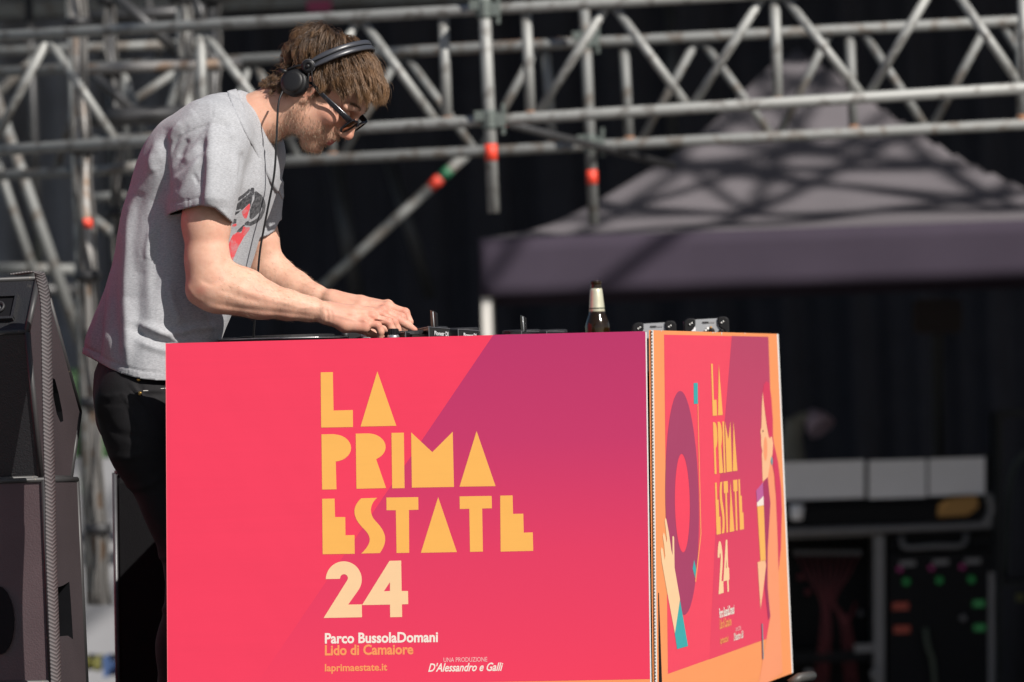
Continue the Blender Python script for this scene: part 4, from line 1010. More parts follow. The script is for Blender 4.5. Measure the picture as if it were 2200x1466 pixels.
def surface(f, lo, hi, h, project=2, band=2.2):
    """surface nets over a narrow band; returns vertices and quads"""
    lo = np.asarray(lo, float); hi = np.asarray(hi, float)
    n = (np.ceil((hi - lo) / (4 * h)).astype(int)) * 4 + 1
    cn = (n - 1) // 4 + 1
    gx = [lo[i] + np.arange(cn[i]) * 4 * h for i in range(3)]
    C = np.stack(np.meshgrid(*gx, indexing='ij'), -1).reshape(-1, 3)
    cv = f(C).reshape(cn)
    V = cv
    for ax in range(3):          # linear upsampling by 4
        k = V.shape[ax]; idx = np.arange((k - 1) * 4 + 1); i0 = np.minimum(idx // 4, k - 2); t = (idx - i0 * 4) / 4
        a = np.take(V, i0, ax); b = np.take(V, i0 + 1, ax); sh = [1, 1, 1]; sh[ax] = -1; t = t.reshape(sh)
        V = a * (1 - t) + b * t
    near = np.abs(V) < 4 * h * band
    ii = np.nonzero(near)
    pts = lo + np.stack(ii, 1) * h
    out = np.empty(len(pts))
    for s in range(0, len(pts), 400000): out[s:s + 400000] = f(pts[s:s + 400000])
    V[ii] = out
    ins = V < 0
    cnt = np.zeros(tuple(k - 1 for k in V.shape), np.int8)
    for dx in (0, 1):
        for dy in (0, 1):
            for dz in (0, 1):
                cnt += ins[dx:V.shape[0] - 1 + dx, dy:V.shape[1] - 1 + dy, dz:V.shape[2] - 1 + dz]
    act = (cnt > 0) & (cnt < 8); ai = np.stack(np.nonzero(act), 1)
    ID = np.full(act.shape, -1, np.int64); ID[act] = np.arange(len(ai))
    acc = np.zeros((len(ai), 3)); wn = np.zeros(len(ai))
    cor = [(x, y, z) for x in (0, 1) for y in (0, 1) for z in (0, 1)]
    for a in cor:
        for ax in range(3):
            if a[ax]: continue
            b = list(a); b[ax] = 1
            va = V[ai[:, 0] + a[0], ai[:, 1] + a[1], ai[:, 2] + a[2]]; vb = V[ai[:, 0] + b[0], ai[:, 1] + b[1], ai[:, 2] + b[2]]
            m = (va < 0) != (vb < 0); t = va[m] / (va[m] - vb[m])
            q = np.array(a, float)[None].repeat(m.sum(), 0); q[:, ax] += t
            acc[m] += q; wn[m] += 1
    verts = lo + (ai + acc / wn[:, None]) * h
    quads = []
    for ax in range(3):
        sl0 = [slice(None)] * 3; sl1 = [slice(None)] * 3; sl0[ax] = slice(0, -1); sl1[ax] = slice(1, None)
        A_, B_ = ins[tuple(sl0)], ins[tuple(sl1)]
        o1, o2 = [(1, 2), (2, 0), (0, 1)][ax]
        for flip, m in ((False, A_ & ~B_), (True, ~A_ & B_)):
            e = np.stack(np.nonzero(m), 1)
            e = e[(e[:, o1] > 0) & (e[:, o2] > 0) & (e[:, o1] < act.shape[o1]) & (e[:, o2] < act.shape[o2])]
            q = []
            for (s1, s2) in ((1, 1), (0, 1), (0, 0), (1, 0)):
                c = e.copy(); c[:, o1] -= s1; c[:, o2] -= s2; q.append(ID[c[:, 0], c[:, 1], c[:, 2]])
            q = np.stack(q, 1)
            if flip: q = q[:, ::-1]
            quads.append(q)
    quads = np.concatenate(quads); quads = quads[(quads >= 0).all(1)]
    for _ in range(project):
        g = grad(f, verts); v = f(verts); verts = verts - g * np.clip(v, -h, h)[:, None]
    return verts, quads
def grad(f, p, e=0.0012):
    g = np.stack([f(p + np.eye(3)[i] * e) - f(p - np.eye(3)[i] * e) for i in range(3)], 1)
    return g / np.maximum(np.linalg.norm(g, axis=1), 1e-9)[:, None]
def vnormals(v, q):
    n = np.cross(v[q[:, 2]] - v[q[:, 0]], v[q[:, 3]] - v[q[:, 1]]); out = np.zeros_like(v)
    for i in range(q.shape[1]): np.add.at(out, q[:, i], n)
    return out / np.maximum(np.linalg.norm(out, axis=1), 1e-12)[:, None]
def poly_sd(p, poly):
    """signed distance (positive inside) of 2-D points to a polygon"""
    poly = np.asarray(poly, float); d = np.full(len(p), 1e9); ins = np.zeros(len(p), bool)
    for i in range(len(poly)):
        a, b = poly[i], poly[(i + 1) % len(poly)]; ab = b - a
        t = np.clip(((p - a) @ ab) / max(ab @ ab, 1e-9), 0, 1); d = np.minimum(d, np.linalg.norm(p - a - t[:, None] * ab, axis=1))
        c = (a[1] > p[:, 1]) != (b[1] > p[:, 1])
        with np.errstate(divide='ignore', invalid='ignore'):
            x = (b[0] - a[0]) * (p[:, 1] - a[1]) / (b[1] - a[1]) + a[0]
        ins ^= c & (p[:, 0] < x)
    return np.where(ins, d, -d)
def strokes(v, nrm, f_list, facing=-0.05):
    """raise or sink creases drawn in the picture onto the side of the cloth or skin that faces the viewer.
    each: (points, height m, width px one side, width px other side)"""
    pp = to_px(v); out = np.zeros(len(v)); vis = np.clip((-nrm[:, 1] - facing) * 4, 0, 1)
    for pts, amp, w1, w2 in f_list:
        pts = np.asarray(pts, float)
        if len(pts) > 2: pts = np.array([(p.x, p.y) for p in catmull([(a, b, 0) for a, b in pts], 5)])
        lo_, hi_ = pts.min(0) - 3 * max(w1, w2), pts.max(0) + 3 * max(w1, w2)
        m = np.nonzero((pp[:, 0] > lo_[0]) & (pp[:, 0] < hi_[0]) & (pp[:, 1] > lo_[1]) & (pp[:, 1] < hi_[1]) & (vis > 0))[0]
        if not len(m): continue
        P_ = pp[m]; best = np.full(len(m), 1e9); side = np.zeros(len(m)); tt = np.zeros(len(m)); n = len(pts) - 1
        for i in range(n):
            a, b = pts[i], pts[i + 1]; ab = b - a; L = ab @ ab
            t = ((P_ - a) @ ab) / L; tc = np.clip(t, 0, 1); q = P_ - a - tc[:, None] * ab; d = np.linalg.norm(q, axis=1)
            u = d < best; best[u] = d[u]; side[u] = (ab[0] * q[u, 1] - ab[1] * q[u, 0]); tt[u] = (i + tc[u]) / n
        w = np.where(side > 0, w1, w2)
        fade = np.clip(np.minimum(tt, 1 - tt) * 5 + 0.25, 0, 1)
        out[m] += amp * np.exp(-(best / w) ** 2) * fade * vis[m]
    return v + nrm * out[:, None]
def vnoise(p, s, seed=0, octv=3):
    """smooth pseudo-noise from sums of sines"""
    r = np.random.default_rng(seed); o = np.zeros(len(p)); a = 1
    for k in range(octv * 4):
        w = r.normal(size=3) * s * (1.0 + k * 0.35); o += a * np.sin(p @ w + r.uniform(0, 6.28)); a *= 0.86
    return o / 4

# ------------------------------------------------------------------ the performer
man = root('person', Vector((P(400, 860, 12.72).x, P(400, 860, 12.72).y, 0)), 'man in a grey T-shirt and black jeans bending over the booth', 'person')
# --- head frame: turned slightly to the viewer and bowed
th, ps = math.radians(46), math.radians(15)
HX = np.array([math.cos(th) * math.cos(ps), -math.cos(th) * math.sin(ps), -math.sin(th)])
HY = np.array([math.sin(ps), math.cos(ps), 0.0])
HZ = np.cross(HX, HY); HZ = HZ / np.linalg.norm(HZ)
HO = MS(684, 193, 0.0); HR = np.stack([HX, HY, HZ])
def H(x, y, z): return HO + np.array([x, y, z]) @ HR
def to_head(p): return (p - HO) @ HR.T
def hel(c, r): return ellipsoid(H(*c), r, HR)
def hco(a, b, ra, rb): return cone(H(*a), H(*b), ra, rb)
head = []
A_ = lambda k, pr: head.append(('+', k, pr))
B_ = lambda k, pr: head.append(('-', k, pr))
A_(.01, hel((-.014, 0, .048), (.097, .074, .082)))
A_(.02, hel((.036, 0, .058), (.066, .064, .058)))
A_(.02, hel((.042, 0, -.022), (.056, .060, .072)))
A_(.02, hel((.066, 0, -.055), (.042, .042, .042)))
for s in (-1, 1):
    A_(.012, hco((.098, .028 * s, .036), (.086, .052 * s, .030), .009, .009))
    A_(.016, hel((.070, .050 * s, -.012), (.024, .017, .018)))
    A_(.018, hco((.006, .060 * s, -.052), (.074, .022 * s, -.094), .013, .013))
    A_(.018, hco((-.002, .066 * s, -.006), (.006, .060 * s, -.054), .012, .013))
    A_(.02, hel((.04, .045 * s, -.055), (.035, .016, .035)))
A_(.012, hco((.100, -.012, .034), (.100, .012, .034), .009, .009))
A_(.018, hel((.086, 0, -.092), (.016, .020, .016)))
A_(.012, hel((.082, 0, -.056), (.023, .028, .026)))
for s in (-1, 1): B_(.012, hel((.104, .032 * s, .012), (.016, .017, .013)))
for s in (-1, 1): A_(.006, hel((.088, .031 * s, .013), (.012, .015, .012)))
A_(.010, hco((.101, 0, .026), (.121, 0, -.016), .0075, .0095))
A_(.007, hel((.1225, 0, -.022), (.0105, .0105, .0095)))
for s in (-1, 1):
    A_(.007, hel((.1115, .0115 * s, -.0265), (.0105, .0075, .0075)))
    B_(.003, hel((.113, .0065 * s, -.0345), (.006, .0035, .004)))
A_(.006, hco((.098, -.019, -.0475), (.1055, 0, -.0445), .0055, .0062)); A_(.006, hco((.098, .019, -.0475), (.1055, 0, -.0445), .0055, .0062))
A_(.004, hco((.094, -.021, -.0565), (.1035, 0, -.0525), .0040, .0052)); A_(.004, hco((.094, .021, -.0565), (.1035, 0, -.0525), .0040, .0052))
A_(.004, hco((.091, -.018, -.0655), (.1005, 0, -.0650), .0045, .0062)); A_(.004, hco((.091, .018, -.0655), (.1005, 0, -.0650), .0045, .0062))
B_(.004, hco((.093, -.024, -.0605), (.1065, 0, -.0588), .0012, .0016)); B_(.004, hco((.093, .024, -.0605), (.1065, 0, -.0588), .0012, .0016))
B_(.008, hel((.105, 0, -.078), (.008, .02, .006)))
for s in (-1, 1):                                   # ears
    A_(.006, hel((-.001, .0775 * s, .002), (.0185, .0065, .032)))
    A_(.005, hel((.007, .0765 * s, -.026), (.0095, .0065, .0105)))
    B_(.004, hel((.004, .086 * s, .002), (.010, .006, .017)))
    A_(.003, hco((.010, .079 * s, .004), (.012, .078 * s, -.008), .004, .0045))
    A_(.003, chain([H(.013, .078 * s, .018), H(.001, .082 * s, .031), H(-.013, .083 * s, .024), H(-.017, .083 * s, .004), H(-.007, .081 * s, -.018)], [.0032, .0036, .0036, .0034, .003]))
# neck, trapezius, collar bones
A_(.03, flatchain([MS(505, 290, .0), MS(545, 262, .0), MS(580, 246, 0), MS(612, 226, 0), MS(645, 205, .0)], [.068, .058, .055, .054, .052], [.075, .061, .057, .056, .055], (0, 1, 0)))
A_(.012, cone(H(-.022, -.062, -.012), MS(566, 306, -.02), .011, .009))      # sternomastoid
A_(.010, hel((.068, 0, -.105), (.016, .018, .012)))
head_f = compose(head)
hv, hq = surface(head_f, MS(470, 380, -.14) - .02, np.array([MS(870, 0, 0)[0], .15, MS(0, 20, 0)[2]]), .0023)

# --- arms and hands
arms = []
def AA(k, pr): arms.append(('+', k, pr))
# near (right) arm
sh = MS(455, 300, -.15); el = MS(449, 612, -.215); wr = MS(700, 670, -.19)
AA(.02, flatchain([sh, MS(446, 400, -.19), MS(443, 480, -.205), MS(445, 560, -.213), MS(449, 612, -.215)], [.053, .052, .0505, .0455, .042], [.05, .05, .05, .043, .04], (0, 1, 0)))
AA(.03, flatchain([MS(449, 612, -.215), MS(478, 622, -.215), MS(520, 631, -.214), MS(560, 643, -.21), MS(620, 656, -.205), MS(664, 664, -.198), MS(702, 671, -.19)], [.041, .046, .0445, .0405, .0305, .0245, .0205], [.038, .040, .040, .036, .030, .026, .027], (0, 1, 0)))
AA(.022, ellipsoid(MS(424, 628, -.22), (.020, .018, .022)))                    # olecranon
AA(.02, ellipsoid(MS(470, 655, -.228), (.035, .014, .014)))
AA(.03, ellipsoid(MS(508, 598, -.205), (.045, .022, .020)))
AA(.012, ellipsoid(MS(696, 658, -.212), (.012, .009, .009)))                   # ulna head
def finger(pts, rad): return chain([MS(*p) for p in pts], rad, .003)
def hand(prims): 
    for k, pr in prims: AA(k, pr)
palm = [MS(708, 672, -.19)]
# metacarpals: pinky nearest the viewer
hand([(.02, chain([MS(704, 680, -.208), MS(742, 698, -.214), MS(783, 704, -.216)], [.016, .0165, .0125], .008)),
      (.014, chain([MS(704, 676, -.204), MS(757, 685, -.208), MS(784, 694, -.212)], [.0165, .0135, .0112], .006)),
      (.014, chain([MS(704, 670, -.196), MS(760, 674, -.196), MS(801, 684, -.195)], [.0165, .0135, .0112], .006)),
      (.014, chain([MS(706, 668, -.186), MS(765, 668, -.178), MS(815, 676, -.172)], [.0165, .0130, .0115], .006)),
      (.014, chain([MS(706, 670, -.176), MS(765, 670, -.162), MS(823, 671, -.150)], [.016, .0130, .0115], .006)),
      (.016, chain([MS(712, 684, -.17), MS(760, 700, -.155), MS(798, 714, -.15), MS(822, 722, -.15)], [.014, .0135, .0105, .0085], .006))])
hand([(.0032, finger([(783, 695, -.212), (811, 699, -.216), (818, 713, -.214), (817, 725, -.210)], [.0098, .0090, .0080, .0068])),
      (.0028, finger([(801, 684, -.195), (834, 692, -.198), (842, 708, -.196), (847, 724, -.194)], [.0103, .0096, .0086, .0074])),
      (.0028, finger([(815, 676, -.172), (846, 692, -.172), (853, 706, -.170), (858, 719, -.168)], [.011, .010, .0088, .0076])),
      (.0030, finger([(823, 671, -.150), (855, 687, -.147), (876, 699, -.145), (891, 709, -.143)], [.0115, .0108, .0092, .0062]))])
for (x, y, dd, r) in ((783, 692, -.216, .0095), (801, 681, -.199, .0098), (816, 672, -.176, .0098), (824, 667, -.153, .0098)):
    AA(.008, ellipsoid(MS(x, y, dd), (r, r, r)))
# far (left) arm
AA(.02, flatchain([MS(555, 340, .16), MS(556, 430, .18), MS(561, 520, .195), MS(566, 572, .20)], [.038, .040, .0375, .037], [.036, .040, .04, .036], (0, 1, 0)))
AA(.03, flatchain([MS(566, 574, .20), MS(596, 596, .19), MS(634, 620, .165), MS(674, 637, .14), MS(712, 646, .12)], [.038, .040, .036, .0255, .0195], [.036, .037, .033, .027, .026], (0, 1, 0)))
hand([(.016, chain([MS(714, 647, .11), MS(775, 664, .085), MS(822, 670, .075)], [.0175, .0165, .0118], .008)),
      (.014, chain([MS(714, 644, .115), MS(775, 656, .10), MS(830, 662, .092)], [.0175, .016, .0118], .006)),
      (.014, chain([MS(714, 643, .125), MS(775, 651, .118), MS(832, 658, .112)], [.0175, .0165, .0118], .006)),
      (.014, chain([MS(716, 646, .135), MS(775, 654, .135), MS(826, 660, .132)], [.017, .014, .011], .006)),
      (.014, chain([MS(722, 656, .095), MS(768, 682, .06), MS(806, 698, .055), MS(832, 710, .056)], [.014, .0145, .0108, .0085], .006))])
hand([(.003, finger([(824, 669, .072), (862, 683, .062), (868, 701, .060), (864, 716, .064)], [.0118, .0112, .0095, .008])),
      (.0028, finger([(832, 661, .092), (870, 672, .084), (879, 692, .080), (877, 709, .080)], [.0115, .0108, .0092, .0078])),
      (.005, finger([(832, 658, .112), (868, 672, .108), (873, 694, .106), (868, 712, .106)], [.011, .010, .0088, .0076])),
      (.005, finger([(826, 660, .132), (854, 676, .13), (858, 696, .128), (854, 710, .128)], [.010, .009, .008, .007]))])
for (x, y, dd, r) in ((826, 666, .070, .0105), (834, 657, .090, .0105), (834, 654, .112, .010)):
    AA(.008, ellipsoid(MS(x, y, dd), (r, r, r)))
arm_f = compose(arms)
av, aq = surface(arm_f, MS(380, 740, -.28) - .01, np.array([MS(905, 0, 0)[0], .26, MS(0, 280, 0)[2]]), .0027)
an = vnormals(av, aq)
arm_strokes = [
    ([(498, 612), (540, 632), (600, 648), (690, 656)], .0022, 6, 9), ([(455, 652), (520, 664), (600, 672), (695, 683)], -.0026, 5, 8),
    ([(470, 622), (520, 640), (560, 650)], -.0016, 5, 8), ([(430, 600), (455, 612), (480, 600)], -.002, 5, 8),
    ([(700, 664), (704, 676), (702, 690)], -.0016, 3, 5), ([(709, 664), (713, 678), (712, 692)], -.0009, 2, 3),
    ([(715, 662), (760, 667), (815, 669)], .0014, 3, 4), ([(716, 668), (765, 676), (808, 678)], .0015, 3, 4), ([(716, 676), (760, 687), (792, 689)], .0014, 3, 4),
    ([(735, 672), (770, 690), (782, 690)], -.0008, 3, 4), ([(600, 648), (640, 660), (700, 666)], .0009, 3, 3), ([(560, 634), (600, 640), (655, 648)], .001, 3, 3),
    ([(806, 690), (812, 690), (816, 694)], -.0007, 2, 2), ([(790, 688), (806, 690), (826, 690)], -.0022, 2.5, 2.5), ([(808, 680), (826, 684), (846, 688)], -.0022, 2.5, 2.5), ([(796, 690), (790, 684), (780, 682)], -.0012, 3, 3), ([(640, 664), (672, 660), (704, 662)], .0009, 2.5, 3), ([(830, 684), (837, 686), (840, 690)], -.0007, 2, 2), ([(850, 681), (857, 683)], -.0007, 2, 2),
    ([(640, 600), (680, 622), (720, 634)], .0012, 4, 5), ([(730, 632), (780, 648), (825, 652)], .0012, 3, 4), ([(400, 612), (420, 640), (440, 648)], .0012, 6, 6)]
av = strokes(av, an, [(a, h * (.75 if a[0][0] < 695 else 1.35), w1, w2) for a, h, w1, w2 in arm_strokes])
# fingernails: slight flattening is below the picture's resolution; torso core closes the body
torso_core = compose([('+', .03, flatchain([MS(318, 800, 0), MS(340, 690, 0), MS(392, 560, 0), MS(430, 430, 0), MS(480, 330, 0), MS(520, 280, 0)], [.055, .06, .065, .09, .10, .05], [.07, .075, .08, .12, .12, .06], (.34, .94, 0))),
                      ('+', .03, cone(sh, MS(555, 340, .15), .05, .05)),
                      ('+', .03, cone(MS(305, 850, -.09), MS(400, 1090, -.1), .075, .065)), ('+', .02, cone(MS(400, 1090, -.1), MS(440, 1260, -.11), .065, .05)), ('+', .02, cone(MS(440, 1260, -.11), MS(402, 1690, -.08), .05, .035)),
                      ('+', .03, cone(MS(350, 850, .09), MS(445, 1090, .1), .075, .065)), ('+', .02, cone(MS(445, 1090, .1), MS(490, 1260, .11), .065, .05)), ('+', .02, cone(MS(490, 1260, .11), MS(450, 1690, .12), .05, .035))])
tv, tq = surface(torso_core, MS(180, 1740, -.3), np.array([MS(640, 0, 0)[0], .32, MS(0, 225, 0)[2]]), .012)
bv = np.concatenate([hv, av, tv]); bq = np.concatenate([hq, aq + len(hv), tq + len(hv) + len(av)])
# skin zones in head coordinates
hl = to_head(bv); ish = np.zeros(len(bv), bool); ish[:len(hv)] = True
x, y, z = hl.T; ay = np.abs(y)
sm = lambda a, b, t: np.clip((t - a) / (b - a), 0, 1) ** 2 * (3 - 2 * np.clip((t - a) / (b - a), 0, 1))
jaw = sm(-.028, -.055, z - .35 * (x - .05) + .0 * ay) * sm(-.012, .012, x) * sm(.118, .104, x)
side = sm(-.005, .010, x) * sm(.036, .020, x) * sm(.045, .02, z) * sm(-.09, -.06, z) * sm(.045, .058, ay)
mous = sm(.020, .0, np.abs(z + .043)) * sm(.09, .096, x) * sm(.028, .02, ay)
under = sm(-.075, -.10, z) * sm(.03, .05, x)
lips = sm(.0115, .006, np.abs(z + .0595)) * sm(.092, .096, x) * sm(.023, .018, ay)
beard = np.clip(np.maximum.reduce([jaw, side * .95, mous * .9, under * .6]), 0, 1) * (1 - lips) * ish
beard *= 1 - sm(.07, .085, x) * sm(-.055, -.045, z) * sm(-.02, -.034, z) * 0
scalp = sm(.0, .02, z - (.085 - .9 * np.clip(.06 - x, 0, .16))) * ish
flush = (sm(.024, .008, np.linalg.norm(hl - np.array([.122, 0, -.024]), axis=1)) + .7 * sm(.04, .01, np.linalg.norm(hl - np.array([.075, -.055, -.012]), axis=1)) + .9 * sm(.03, .015, np.linalg.norm(hl - np.array([.002, -.078, .0]), axis=1))) * ish
knk = np.zeros(len(bv))
pbx = to_px(bv)
for (kx, ky) in ((784, 693), (802, 682), (812, 697), (836, 691), (856, 686), (826, 665), (864, 682), (872, 670), (430, 625), (893, 710)):
    knk = np.maximum(knk, np.exp(-((pbx - np.array([kx, ky])) ** 2).sum(1) / 130.0) * (~ish))
nail = np.zeros(len(bv))
M_skin = bpy.data.materials.new('skin'); M_skin.use_nodes = True
t = M_skin.node_tree; b = t.nodes['Principled BSDF']
tc = N(t, 'ShaderNodeTexCoord')
def attr(nm): a = N(t, 'ShaderNodeAttribute', attribute_name=nm); return a.outputs['Fac']
def mixc(fac, ca, cb, typ='MIX'):
    mx = N(t, 'ShaderNodeMix', data_type='RGBA', blend_type=typ)
    for sock, v in ((0, fac), (6, ca), (7, cb)):
        if isinstance(v, (tuple, float, int)): mx.inputs[sock].default_value = (*v, 1) if isinstance(v, tuple) else v
        else: t.links.new(v, mx.inputs[sock])
    return mx.outputs[2]
def math_(op, a, b_=0.0):
    m = N(t, 'ShaderNodeMath', operation=op)
    for i, v in enumerate((a, b_)):
        if isinstance(v, (int, float)): m.inputs[i].default_value = v
        else: t.links.new(v, m.inputs[i])
    return m.outputs[0]
def noise(scale, detail=4.0, rough=.6):
    n = N(t, 'ShaderNodeTexNoise', i_Scale=scale, i_Detail=detail, i_Roughness=rough); t.links.new(tc.outputs['Object'], n.inputs['Vector']); return n.outputs['Fac']
def ramp(v, a, c):
    r = N(t, 'ShaderNodeMapRange'); r.inputs[1].default_value = a; r.inputs[2].default_value = c; t.links.new(v, r.inputs[0]); return r.outputs[0]
base = mixc(ramp(noise(38, 5, .65), .3, .7), (.55, .305, .212), (.65, .40, .295))
base = mixc(math_('MULTIPLY', ramp(noise(14, 3), .45, .7), .45), base, (.56, .27, .20))
base = mixc(math_('MULTIPLY', ramp(noise(330, 2), .66, .74), .35), base, (.30, .14, .09))          # freckles
base = mixc(math_('MULTIPLY', ramp(noise(22, 4, .7), .48, .68), .22), base, (.52, .225, .165))
base = mixc(math_('MULTIPLY', attr('flush'), .55), base, (.50, .17, .125))
base = mixc(math_('MULTIPLY', attr('face'), .22), base, (.50, .235, .15))
stub = ramp(noise(1100, 2, .75), .42, .58)
bfac = math_('MULTIPLY', attr('beard'), math_('ADD', math_('MULTIPLY', stub, .36), .10))
base = mixc(bfac, base, (.20, .12, .075))
base = mixc(attr('lips'), base, (.38, .12, .11))
base = mixc(attr('scalp'), base, (.07, .042, .028))
t.links.new(base, b.inputs['Base Color'])
b.inputs['Roughness'].default_value = .56; b.inputs['Specular IOR Level'].default_value = .30
b.inputs['Subsurface Weight'].default_value = .14; b.inputs['Subsurface Radius'].default_value = (1.0, .35, .18); b.inputs['Subsurface Scale'].default_value = .003
bp = N(t, 'ShaderNodeBump', i_Strength=.28, i_Distance=.0012)
hgt = math_('ADD', noise(420, 4, .7), math_('MULTIPLY', noise(90, 3), .8))
t.links.new(hgt, bp.inputs['Height']); t.links.new(bp.outputs[0], b.inputs['Normal'])
face = ish.astype(float)
body = mobj('body', to_world(bv), bq, M_skin, man, smooth=True, attrs={'beard': beard, 'scalp': scalp, 'lips': lips * ish, 'flush': np.clip(np.maximum(flush, knk * .95 + .42 * sm(690, 725, pbx[:, 0]) * (~ish)), 0, 1), 'face': face})

# --- T-shirt
rows = np.array([  # py, xl, xr, lateral half width
    (205, 492, 508, .05), (215, 470, 516, .085), (228, 428, 522, .115), (245, 384, 534, .15), (262, 352, 552, .175), (285, 332, 574, .19), (310, 314, 592, .20), (340, 300, 600, .205),
    (380, 287, 601, .195), (420, 276, 592, .178), (460, 266, 578, .163), (500, 254, 562, .155), (560, 240, 545, .150), (600, 229, 531, .150), (650, 212, 512, .155), (700, 193, 490, .165), (745, 175, 474, .175), (800, 160, 458, .185), (860, 150, 446, .19)], float)
yy = np.arange(190, 870.0); tab = np.stack([np.interp(yy, rows[:, 0], rows[:, i]) for i in range(4)], 1)
ker = np.ones(23) / 23
for _ in range(2): tab[:, 1:] = np.stack([np.convolve(np.pad(tab[:, i], 11, mode='edge'), ker, 'valid') for i in (1, 2, 3)], 1)
yw = math.radians(20); TF = np.array([math.cos(yw), -math.sin(yw)]); TL = np.array([math.sin(yw), math.cos(yw)])
def torso_f(p):
    py = 733 - p[:, 2] / PX
    i = np.clip(py - 190, 0, len(yy) - 1)
    xl = np.interp(i, np.arange(len(yy)), tab[:, 1]); xr = np.interp(i, np.arange(len(yy)), tab[:, 2]); bb = np.interp(i, np.arange(len(yy)), tab[:, 3])
    yaw = np.radians(np.interp(py, [250, 380, 540, 640, 860], [20, 15, -14, -27, -30])); e = np.interp(py, [250, 420, 560, 700], [2.2, 2.3, 2.7, 3.2])
    cy_, sy_ = np.cos(yaw), np.sin(yaw); pq = e / (e - 1)
    hw = (xr - xl) / 2 * PX; cx = ((xl + xr) / 2 - 1100) * PX
    a = np.maximum(hw ** pq - (bb * np.abs(sy_)) ** pq, .02 ** pq) ** (1 / pq) / cy_
    q = np.stack([p[:, 0] - cx, p[:, 1] - .0], 1); u = q[:, 0] * cy_ - q[:, 1] * sy_; v = q[:, 0] * sy_ + q[:, 1] * cy_
    k = ((np.abs(u) / a) ** e + (np.abs(v) / bb) ** e) ** (1 / e)
    d = (k - 1) * np.minimum(a, bb) * .92
    return np.maximum(d, (p[:, 2] - MS(0, 206)[2]))
allp = (np.zeros(3), np.zeros(3), 9.0)
# sleeves with open hems
s_ax = MS(436, 475, -.215) - MS(452, 300, -.165); s_ax /= np.linalg.norm(s_ax)
sl_t = flatchain([MS(470, 272, -.10), MS(455, 300, -.16), MS(441, 380, -.20), MS(433, 430, -.215), MS(429, 500, -.225)], [.070, .082, .0745, .072, .071], [.062, .066, .068, .069, .07], (0, 1, 0))
def sl_plane(p):
    pp = to_px(p); hem = np.interp(pp[:, 0], [340, 362, 400, 447, 462, 476, 500, 520], [452, 458, 450, 442, 448, 461, 482, 492]) + (p[:, 1] + .22) * 60
    return (733 - hem) * PX - (733 - pp[:, 1]) * PX
_tube = sl_t[0]
def sl_bent(p):
    q = p.copy(); x_ = 1100 + p[:, 0] * F / (D0 + p[:, 1])
    q[:, 1] -= (np.clip(452 - x_, 0, 95) - .5 * np.clip(x_ - 452, 0, 60) * 0) * PX * .52     # the sleeve's back half turns away at a crease
    return _tube(q) * .9
sl_t = (sl_bent,)
def sleeve_near(p): return np.maximum(sl_t[0](p), sl_plane(p))
sf_t = flatchain([MS(545, 300, .10), MS(549, 340, .155), MS(549, 420, .19), MS(556, 540, .20)], [.055, .062, .0575, .055], [.06, .062, .06, .06], (0, 1, 0))
def sf_plane(p):
    pp = to_px(p); hem = np.interp(pp[:, 0], [500, 556, 575, 590, 600, 612, 640], [512, 512, 506, 496, 476, 466, 456]); return (733 - hem) * PX - (733 - pp[:, 1]) * PX
def sleeve_far(p): return np.maximum(sf_t[0](p), sf_plane(p))
neckt = flatchain([MS(505, 292, .0), MS(545, 264, .0), MS(580, 247, 0), MS(612, 228, 0)], [.074, .0635, .061, .06], [.085, .070, .066, .065], (0, 1, 0))
cn_ = np.array([.900, -.06, .432]); cn_ /= np.linalg.norm(cn_)
cp0 = MS(541, 266, 0)
def collar_plane(p): return (p - cp0) @ cn_
def tneck(p): return np.maximum(neckt[0](p), collar_plane(p))
def shirt_f(p):
    d = torso_f(p)
    d = smin(d, cone(MS(448, 288, -.155), MS(520, 268, -.03), .062, .052)[0](p), .05)
    d = smin(d, cone(MS(548, 312, .15), MS(520, 268, .03), .058, .05)[0](p), .05)
    d = smin(d, tneck(p), .028)
    d = smin(d, sleeve_near(p), .016)
    d = smin(d, sleeve_far(p), .016)
    return d
SH = .0036
sv, sq = surface(shirt_f, MS(140, 850, -.33), np.array([MS(640, 0, 0)[0], .33, MS(0, 190, 0)[2]]), SH, project=1)
hem_y = lambda x: np.interp(x, [150, 172, 205, 232, 260, 285, 310, 335, 357, 420, 480, 560], [752, 757, 775, 790, 802, 810, 815, 817, 818, 815, 806, 790])
pc = to_px(sv[sq].mean(1)); cc = sv[sq].mean(1)
cut = pc[:, 1] > hem_y(pc[:, 0])
cut |= (np.abs(sl_plane(cc)) < .0035) & (sl_t[0](cc) < -.0035)
cut |= (np.abs(sf_plane(cc)) < .0035) & (sf_t[0](cc) < -.0035)
cut |= (np.abs(collar_plane(cc)) < .0045) & (neckt[0](cc) < -.003)
sq = sq[~cut]; used = np.unique(sq); re = np.full(len(sv), -1); re[used] = np.arange(len(used)); sv = sv[used]; sq = re[sq]
# even out the cut edge of the body hem
ed = np.sort(np.concatenate([sq[:, [i, (i + 1) % 4]] for i in range(4)]), 1); ue, ct = np.unique(ed, axis=0, return_counts=True)
bnd = np.unique(ue[ct == 1]); pb_ = to_px(sv[bnd]); nearh = np.abs(pb_[:, 1] - hem_y(pb_[:, 0])) < 7
bnd = bnd[nearh]; pb_ = pb_[nearh]; sv[bnd, 2] -= (hem_y(pb_[:, 0]) - pb_[:, 1]) * (D0 + sv[bnd, 1]) / F
sn = vnormals(sv, sq)
